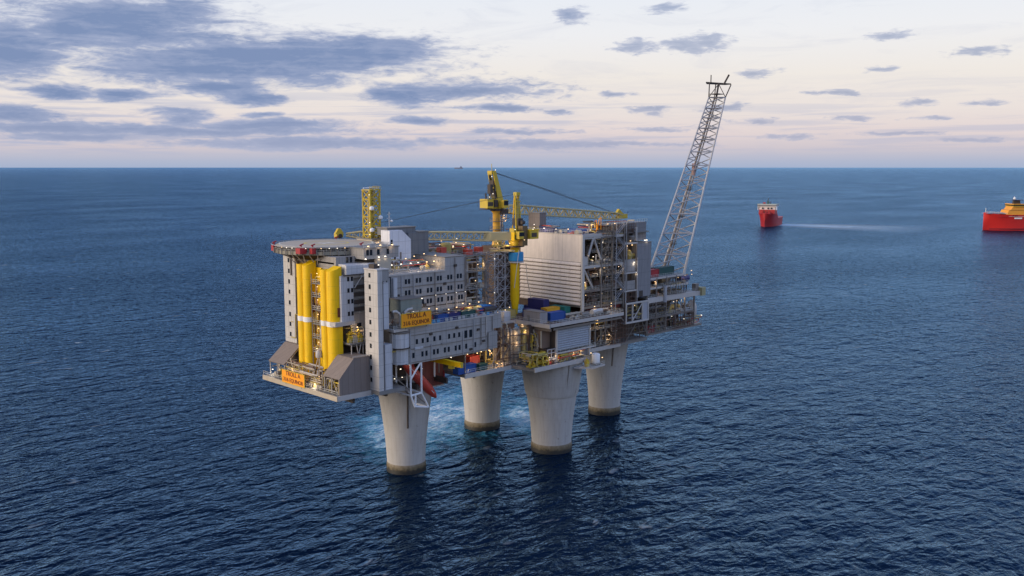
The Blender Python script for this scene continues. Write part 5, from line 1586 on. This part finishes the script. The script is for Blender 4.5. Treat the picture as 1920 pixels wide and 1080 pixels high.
# ------------------------------------------------------------------ cranes
def lattice_boom(parent, a, b, w0, w1, m_, bays, rc=0.3, rb=0.17):
    a, b = Vector(a), Vector(b)
    d = (b - a).normalized()
    s = d.cross(Vector((0, 0, 1))).normalized()
    u = s.cross(d).normalized()

    def pt(i, t):
        h = w0 + (w1 - w0) * t
        e = min(1.0, t * 7 + 0.35, (1 - t) * 7 + 0.35)
        return a.lerp(b, t) + s * ((-1, 1, 1, -1)[i] * h * e) + u * ((-1, -1, 1, 1)[i] * h * e)
    for i in range(4):
        mb = MB()
        for k in range(bays):
            mb.tube(pt(i, k / bays), pt(i, (k + 1) / bays), rc, 5)
        mb.build('boom_chord', m_, parent)
    for i in range(4):
        j = (i + 1) % 4
        mb = MB()
        for k in range(bays):
            p, q = (i, j) if k % 2 else (j, i)
            mb.tube(pt(p, k / bays), pt(q, (k + 1) / bays), rb, 4)
            mb.tube(pt(i, k / bays), pt(j, k / bays), rb, 4)
        mb.build('boom_lacing', m_, parent)


boom_paint = mat('chalky cream yellow paint', (0.46, 0.38, 0.2), 0.55, stain=0.25)
c1 = thing('pedestal_crane', 'far yellow pedestal crane with its boom laid to the right over the process module', 'crane', (61, 20, 48), 'pedestal cranes')
MB().lathe(61, 20, [(1.9, 70.2), (1.5, 72.5), (1.5, 82.4), (2.2, 83.4)], 20).build('pedestal', mat('amber with painted lamp glow', (0.66, 0.36, 0.05), 0.5, stain=0.3), c1, True)  # orange lamp glow on the pedestal is put into its base colour
MB().box(57, 65, 16.5, 24, 34.3, 70.2).build('support_tower', bulkhead, c1)
MB().lathe(61, 20, [(2.6, 83.4), (2.6, 84.2)], 20).build('slew_ring', dark_steel, c1, True)
MB().box(54.4, 57.6, 18, 22.3, 84.6, 88.0).build('machinery_house', crane_yellow, c1)
MB().box(57.61, 60.0, 18.4, 22.5, 84.3, 87.2).build('winch_house', crane_yellow, c1)
MB().box(57.7, 59.6, 17.7, 18.39, 85.0, 87.6).build('winch', dark_steel, c1)
MB().box(54.2, 60.1, 17.7, 22.6, 84.05, 84.29).build('house_floor', dark_steel, c1)
MB().box(54.6, 57.2, 17.9, 17.99, 85.4, 86.9).build('louvre', dark_steel, c1)
MB().rail([(54.3, 17.9, 88.0), (57.6, 17.9, 88.0)], 1.1, 1.0).build('railing', crane_yellow, c1)
MB().tube((55.4, 20, 88), (55.4, 20, 90.2), 0.3, 8).build('exhaust', dark_steel, c1)
MB().box(60.1, 63.6, 17.5, 22.5, 84.3, 86.4).build('slew_deck', crane_yellow, c1)
MB().box(61, 64.4, 17.0, 18.6, 82.2, 84.0).build('drive_unit', dark_steel, c1)
for y in (18.3, 21.3):
    MB().prism([(60.4, 86.4), (63.4, 86.4), (59.3, 98.0), (57.8, 98.0)], 'y', y, y + 0.35).build('mast_plate', crane_yellow, c1)
MB().box(59.0, 61.4, 18.7, 21.2, 88.4, 91.0).build('winch', dark_steel, c1)
MB().box(58.2, 60.2, 18.8, 21.1, 93.2, 95.0).build('winch', dark_steel, c1)
MB().tube((58.6, 20, 98.6), (58.4, 20, 101.2), 0.12, 5).build('aerial', crane_yellow, c1)
MB().box(60.6, 62.8, 15.6, 17.4, 84.6, 87.6).build('cab', crane_yellow, c1)
for z in (73, 76.2, 79.4):
    MB().lathe(61, 20, [(1.55, z), (2.7, z), (2.7, z + 0.2), (1.55, z + 0.2)], 12).rail([(61 + 2.6 * math.cos(k * math.pi / 4), 20 + 2.6 * math.sin(k * math.pi / 4), z + 0.2) for k in range(3, 8)], 1.1, 1.0).build('pedestal_landing', grey_steel, c1)
MB().box(60.7, 62.9, 15.5, 15.59, 85.6, 87.3).build('cab_window', glass_dark, c1)
for y in (18.4, 21.8):
    MB().tube((62.8, y, 86), (58.4, 20 + (y - 20) * 0.5, 98.2), 0.32, 6).build('mast_leg', crane_yellow, c1)
    MB().tube((59, y, 88), (58.4, 20 + (y - 20) * 0.5, 98.2), 0.26, 6).build('mast_leg', dark_steel, c1)
for z in (89.5, 92, 94.6, 97):
    t = (z - 86) / 12.2
    x = 62.8 + (58.4 - 62.8) * t
    MB().box(x - 1.3, x + 0.4, 18.9, 21.1, z, z + 0.25).build('mast_landing', crane_yellow, c1)
MB().box(57.3, 59.6, 18.8, 21.2, 97.4, 98.6).build('mast_head', crane_yellow, c1)
MB().box(56.2, 57.6, 18.4, 20, 90, 93.5).build('winch', dark_steel, c1)
lattice_boom(c1, (63.4, 20, 84.2), (138.5, 20, 78.3), 1.75, 1.35, boom_paint, 26, 0.36, 0.2)
MB().prism([(66, 82.4), (134, 77.3), (134, 77.5), (66, 82.6)], 'y', 18.9, 21.1).build('boom_walkway', ochre, c1)
MB().box(134.2, 139.8, 19, 21, 77.6, 79.5).build('boom_head', crane_yellow, c1)
MB().prism([(132.2, 79.4), (137.8, 79.4), (134.6, 81.8)], 'y', 19.4, 20.6).build('boom_gantry', crane_yellow, c1)
for y in (19.3, 20.7):
    MB().tube((58.6, y, 98.2), (132, y, 80.2), 0.09, 4).build('pendant_rope', rope_dark, c1)
MB().tube((58.6, 20, 98.2), (100, 20, 88.6), 0.07, 4).build('hoist_rope', rope_dark, c1)
for x, y, z in ((55, 17.6, 88.8), (57.2, 18, 90), (59, 18.5, 98.9), (57, 18.4, 96.4), (64.5, 18.2, 83), (64.2, 18.4, 79.5), (63.5, 18.4, 81.6)):
    lamp(c1, x, y, z, z < 84, 0.8, power=500 if z < 84 else 0)
pipes(c1, 62.8, 68, 18.5, 22, 74, 82, 12, [grey_steel, deck_brown, beige], 0.1, 0.25, 201)

c2 = thing('pedestal_crane', 'near yellow pedestal crane with a blue collar and its boom laid to the left', 'crane', (47, -4, 47.6), 'pedestal cranes')
MB().lathe(47, -4, [(1.0, 47.6), (1.2, 50), (1.65, 53.5), (1.65, 71.8)], 24).build('pedestal', yellow, c2, True)
MB().lathe(47.3, -4.3, [(2.5, 66.8), (2.7, 67), (2.7, 69.8), (2.5, 70)], 20).build('collar', light_blue, c2, True)
MB().lathe(47.3, -4.3, [(2.9, 66.3), (2.9, 66.75)], 20).build('collar_walkway', pale_steel, c2)
MB().lathe(47, -4, [(3.4, 71.9), (3.4, 72.3)], 16).build('slew_walkway', dark_steel, c2)
MB().lathe(47, -4, [(1.9, 72.35), (2.3, 73.6), (2.3, 74.4)], 20).build('slew_ring', crane_yellow, c2, True)
MB().box(49.4, 53.6, -9.4, -5.6, 74.7, 77.8).build('machinery_house', crane_yellow, c2)
MB().box(49.3, 53.7, -9.6, -5.5, 77.8, 78.05).build('house_roof', yellow, c2)
MB().box(50.0, 52.6, -9.5, -9.41, 75.4, 76.9).build('louvre', dark_steel, c2)
MB().rail([(49.3, -9.5, 78.05), (53.6, -9.5, 78.05)], 1.0, 1.0).build('railing', crane_yellow, c2)
MB().box(46.7, 49.2, -8.2, -5.4, 72.4, 79.4).build('slew_column', mat('oily brown steel', (0.14, 0.09, 0.04), 0.6, stain=0.4), c2)
MB().box(46.5, 48.9, -6.2, -3.2, 79.4, 82.0).build('winch', dark_steel, c2)
MB().tube((47.2, -7.0, 80.6), (48.6, -7.0, 80.6), 0.7, 10).build('winch_drum', dark_steel, c2)
MB().box(43.6, 46.6, -7.2, -2.6, 74.4, 77.2).build('machinery_house', yellow, c2)
MB().box(44.0, 45.6, -7.4, -7.21, 74.8, 76.4).build('louvre', dark_steel, c2)
MB().box(43.8, 45.4, -6.8, -4.6, 77.2, 78.6).build('oil_cooler', crane_yellow, c2)
MB().box(48.9, 51.4, -4.6, -0.8, 74.5, 77.4).build('engine_house', crane_yellow, c2)
MB().box(44.3, 46.6, -9.0, -7.3, 75.0, 77.6).build('cab', crane_yellow, c2)
MB().box(44.2, 46.7, -9.12, -9.01, 75.9, 77.3).build('cab_window', glass_dark, c2)
MB().rail([(43.6, -7.2, 77.6), (48.2, -7.2, 77.6)], 1.0, 1.0).build('railing', crane_yellow, c2)
for x in (46.4, 48.9):
    MB().tube((x, -5.4, 77.5), (47.3 + (x - 47.6) * 0.55, -4.6, 90.4), 0.3, 6).build('mast_leg', crane_yellow, c2)
    MB().tube((x + 1.0, -2.4, 77.3), (47.3 + (x - 47.6) * 0.55, -4.2, 90.4), 0.22, 6).build('mast_leg', yellow, c2)
for z in (79.5, 81.6, 83.7, 85.8, 87.9):
    MB().tube((46.6, -5.2, z), (48.6, -5.2, z), 0.14, 5).tube((46.5, -5.2, z), (48.6, -5.1, z + 2), 0.1, 5).build('mast_lacing', crane_yellow, c2)
MB().box(46.4, 48.3, -5.4, -3.8, 90.0, 91.2).build('mast_head', crane_yellow, c2)
MB().box(46.9, 48.0, -5.2, -4.2, 79, 89).build('ladder_cage', ochre, c2)
lattice_boom(c2, (43.6, -3.4, 75.6), (-1.0, 30.4, 76.8), 1.45, 1.15, boom_paint, 24)
MB().add([(41.0, -1.9, 74.3), (43.0, -3.6, 74.3), (2.0, 28.8, 75.6), (0.6, 28.2, 75.6), (41.0, -1.9, 74.5), (43.0, -3.6, 74.5), (2.0, 28.8, 75.8), (0.6, 28.2, 75.8)], [(0, 3, 2, 1), (4, 5, 6, 7), (0, 1, 5, 4), (1, 2, 6, 5), (2, 3, 7, 6), (3, 0, 4, 7)]).build('boom_walkway', ochre, c2)
MB().prism([(45.5, -7), (38, -1.4), (36.4, 0.6), (37.6, 2.2), (40.5, 1.5), (46, -1)], 'z', 74.4, 77.2).build('boom_foot', boom_paint, c2)
MB().prism([(45, -6), (38.5, -0.8), (39.5, 1.4), (46, -1.5)], 'z', 70.4, 70.9).build('lower_platform', boom_paint, c2)
pipes(c2, 38.8, 44.5, -4.5, 0.5, 70.9, 74.2, 14, [boom_paint, beige, ochre], 0.12, 0.28, 205)
lamp(c2, 40, -2.5, 73.5, True, 0.9, power=900)
lamp(c2, 43, -5.5, 73.4, True, 0.9, power=900)
hd_ = Vector((-3.0, 32, 76.8))
MB().box(hd_.x - 1.3, hd_.x + 1.3, hd_.y - 0.9, hd_.y + 0.9, 75.9, 77.2).build('boom_head', crane_yellow, c2)
MB().prism([(hd_.x - 1.6, 77.2), (hd_.x + 1.8, 77.2), (hd_.x + 0.5, 79.0), (hd_.x - 0.3, 79.0)], 'y', hd_.y - 0.5, hd_.y + 0.5).build('boom_gantry', crane_yellow, c2)
MB().tube((hd_.x, hd_.y - 1.2, 76.4), (hd_.x, hd_.y + 1.2, 76.4), 0.8, 10).build('sheave', dark_steel, c2)
for dx in (-0.6, 0.6):
    MB().tube((47 + dx, -4.5, 90.6), (0 + dx, 30, 78.6), 0.05, 4).build('pendant_rope', rope_dark, c2)
for x, y, z in ((43.4, -7.8, 78.3), (46.6, -9.2, 74.6), (50.5, -9.6, 78.2), (49, -5.8, 79), (48.8, -5.6, 81), (53.8, -7, 79.6)):
    lamp(c2, x, y, z, z < 75, 0.8)
MB().tube((44.6, -8.5, 71), (41.8, -9, 58), 0.12, 5).build('ladder', pale_steel, c2)
MB().path([(49.4, -7.2, 66), (49.6, -7.8, 60), (51.6, -8, 52)], 0.14).build('cable_duct', beige, c2, True)


# ------------------------------------------------------------------ ships
def make_hull(stations, x_of, m_, name, parent, place, n=9):
    """stations: (distance from bow, half beam at deck, half beam at waterline, deck height)."""
    vs, fs = [], []
    for s, bd, bw, hz in stations:
        ring = []
        for k in range(n):
            t = k / (n - 1)
            ring.append((s + (0 if s > 1 else 0), bw + (bd - bw) * t ** 1.5, -2 + (hz + 2) * t))
        vs += [place(x, y, z) for x, y, z in ring] + [place(x, -y, z) for x, y, z in reversed(ring)]
    m2 = 2 * n
    for i in range(len(stations) - 1):
        for k in range(m2 - 1):
            fs.append((i * m2 + k, i * m2 + k + 1, (i + 1) * m2 + k + 1, (i + 1) * m2 + k))
        fs.append((i * m2 + m2 - 1, i * m2, (i + 1) * m2, (i + 1) * m2 + m2 - 1))
    fs += [tuple(range(m2)), tuple(range((len(stations) - 1) * m2, len(stations) * m2))]
    return MB().add(vs, fs).build(name, m_, parent, True)


def ship_frame(o, heading_from_bow):
    b0, hv = Vector(o.location), heading_from_bow.normalized()
    sv = Vector((-hv.y, hv.x, 0))

    def pl(x, y, z):
        return tuple(b0 + hv * x + sv * y + Vector((0, 0, z)))
    return pl


def sbox(pl, x0, x1, y0, y1, z0, z1, tx=0.0, ty=0.0):
    vs = [pl(*p) for p in [(x0, y0, z0), (x1, y0, z0), (x1, y1, z0), (x0, y1, z0), (x0 + tx, y0 + ty, z1), (x1 - tx * 0.5, y0 + ty, z1), (x1 - tx * 0.5, y1 - ty, z1), (x0 + tx, y1 - ty, z1)]]
    return MB().add(vs, [(0, 3, 2, 1), (4, 5, 6, 7), (0, 1, 5, 4), (1, 2, 6, 5), (2, 3, 7, 6), (3, 0, 4, 7)])


bowp = at(1853, 431.5, z=0)
s1 = thing('supply_ship', 'red supply ship with an orange bridge cut off by the right edge of the photo', 'ship', (bowp.x, bowp.y, 0), 'red ships near the platform')
pl = ship_frame(s1, Vector((math.sin(TH) * 0.99, -math.cos(TH) * 1.01, 0)))
make_hull([(-9, 0.4, 0.05, 28), (-7.4, 3.5, 0.05, 28.2), (-2, 8, 0.1, 27.4), (4, 11, 2.5, 26.6), (14, 13.2, 7.5, 25.6), (28, 14, 12, 25), (46, 14, 13, 24.6), (60, 14, 13.3, 24.2), (64, 14, 13.3, 15), (120, 14, 13.2, 13), (132, 13, 12, 13.5)], None, hull_orange, 'hull', s1, pl)
sbox(pl, -8.4, 22, -9.5, 9.5, 26.6, 28.6, 8, 1).build('bulwark', mat('blue grey bulwark paint', (0.2, 0.2, 0.24), 0.5), s1)
sbox(pl, 22, 58, -12.6, 12.6, 25, 32.5, 3, 0.8).build('superstructure', house_orange, s1)
sbox(pl, 28, 54, -11.6, 11.6, 32.6, 37.5, 3, 0.6).build('superstructure', house_orange, s1)
sbox(pl, 26.5, 54, -12.4, 12.4, 32.2, 32.6).build('deck_edge', dark_steel, s1)
sbox(pl, 31, 50, -12.8, 12.8, 37.6, 41.5, -0.8, -0.3).build('bridge', mat('yellow bridge paint', (0.6, 0.36, 0.04), 0.5), s1)
sbox(pl, 30.6, 50.3, -13.0, 13.0, 38.9, 40.8, -0.3, -0.1).build('bridge_window', glass_dark, s1)
sbox(pl, 30.5, 50.5, -13.4, 13.4, 41.55, 42.2).build('bridge_roof', house_orange, s1)
sbox(pl, 36, 47, -2.5, 2.5, 42.2, 47.5, 1, 0.4).build('mast', dark_steel, s1)
sbox(pl, 35, 50, -5, 5, 47.5, 48.6).build('mast_platform', mat('navy mast paint', (0.05, 0.06, 0.12), 0.5), s1)
MB().tube(pl(38, 0, 48.6), pl(38, 0, 53.5), 0.5, 6).build('aerial', white, s1)
MB().lathe(pl(37, -3, 0)[0], pl(37, -3, 0)[1], [(0.5, 48.6), (1.9, 49.4), (2.0, 51), (0.5, 52.6)], 10).build('radome', white, s1, True)
for yy in (-9, 9):
    sbox(pl, 55, 60, yy - 1.6, yy + 1.6, 24, 38).build('funnel', house_orange, s1)
sbox(pl, 33, 45, -14.5, -14.05, 18.6, 20.8).build('rescue_boat', white, s1)
for k in range(3):
    sbox(pl, 30 + k * 3, 31.4 + k * 3, -14.4, -14.02, 22.8, 24.2).build('window', glass_dark, s1)
MB().tube(pl(-6, 0, 28.2), pl(-6, 0, 35), 0.35, 6).build('foremast', white, s1)
for yy in (-12.5, 12.5):
    MB().rail([pl(-2, yy * 0.6, 28.4), pl(22, yy, 26)], 1.6, 3, 0.14).build('railing', white, s1)
sbox(pl, 24, 57, -14.3, -14.05, 22.2, 22.9).build('hull_stripe', mat('pale hull stripe', (0.55, 0.4, 0.35), 0.5), s1)
sbox(pl, -6, 60, -14.2, -14.06, 2.0, 3.4).build('boot_topping', mat('dark boot topping', (0.1, 0.01, 0.02), 0.6), s1)
sbox(pl, 8, 24, -13.4, -12.9, 21.4, 21.9).build('rubbing_strake', red, s1)

bow2 = at(1434, 425.5, z=0)
s2 = thing('tanker_ship', 'dark red ship with a white bridge coming head on and trailing a pale wake', 'ship', (bow2.x, bow2.y, 0), 'red ships near the platform')
hdv = Vector((math.cos(TH), math.sin(TH), 0)) * 0.9 + Vector((math.sin(TH), -math.cos(TH), 0)) * 0.43
pl = ship_frame(s2, hdv)
make_hull([(-4, 0.5, 0.05, 22.5), (-2, 5, 0.1, 22.5), (3, 10, 1.5, 22), (10, 12.8, 6, 21.4), (20, 13.8, 10.5, 21), (36, 14, 13, 20.6), (44, 14, 13.4, 13.5), (84, 14, 13.4, 13), (95, 13, 12, 14)], None, hull_red, 'hull', s2, pl)
sbox(pl, -3, 14, -8.5, 8.5, 21.6, 23.4, 5, 1).build('bulwark', hull_red, s2)
sbox(pl, 12, 36, -13.4, 13.4, 21, 28.5, 1.5, 0.5).build('superstructure', hull_red, s2)
sbox(pl, 14, 37, -13.2, 13.2, 28.5, 33.5, 1.5, 0.4).build('superstructure', mat('pinkish white paint', (0.6, 0.5, 0.48), 0.5, stain=0.2), s2)
sbox(pl, 13.6, 35, -15.6, 15.6, 33.6, 37.0, -0.6, 0).build('bridge', white, s2)
sbox(pl, 12.7, 35.3, -15.8, 15.8, 34.6, 36.4, -0.3, 0).build('bridge_window', mat('bridge window band', (0.16, 0.15, 0.16), 0.3), s2)
sbox(pl, 13, 36, -16, 16, 37.1, 37.9).build('bridge_roof', mat('grey green roof paint', (0.3, 0.36, 0.32), 0.6), s2)
for yy in (-15, 15):
    sbox(pl, 14, 24, yy - 0.5, yy + 0.5, 28, 33.5).build('bridge_wing_post', white, s2)
for k in range(6):
    sbox(pl, 6 + k * 1.2, 6.8 + k * 1.2, -7 + k * 2.6, -6.2 + k * 2.6, 22.5, 26 + (k % 3)).build('deck_gear', hull_red if k % 2 else dark_steel, s2)
for yy in (-7.5, -2, 7):
    sbox(pl, 13.2, 14, yy - 1.2, yy + 1.2, 29.4, 32).build('window', glass_dark, s2)
sbox(pl, 20, 26, -1.8, 1.8, 37.9, 43, 0.5, 0.3).build('mast', mat('dark green mast paint', (0.03, 0.08, 0.08), 0.5), s2)
MB().tube(pl(23, 0, 43), pl(23, 0, 48), 0.45, 6).build('aerial', dark_steel, s2)
MB().tube(pl(22, -4.5, 37.9), pl(22, -4.5, 42), 0.7, 6).build('exhaust', dark_steel, s2)
sbox(pl, 30, 36, 6, 10, 33.5, 40).build('funnel', hull_red, s2)
for yy in (-5.5, 0, 5.5):
    sbox(pl, 4, 8, yy - 1.2, yy + 1.2, 22, 24.6).build('windlass', red, s2)

far = at(860, 316.4, z=0)
s3 = thing('freighter', 'tiny hazy freighter far away on the horizon', 'ship', (far.x, far.y, 0))
pl = ship_frame(s3, Vector((math.sin(TH), -math.cos(TH), 0)))
hazy = mat('hull grey with haze mixed in', (0.22, 0.23, 0.3), 0.7)  # distance haze is mixed into the hull colour
make_hull([(-250, 5, 1, 75), (-220, 30, 12, 70), (-150, 36, 30, 66), (180, 36, 32, 66), (240, 30, 26, 70)], None, hazy, 'hull', s3, pl)
sbox(pl, 90, 190, -26, 26, 66, 130).build('superstructure', hazy, s3)
sbox(pl, 120, 140, -6, 6, 130, 170).build('funnel', hazy, s3)
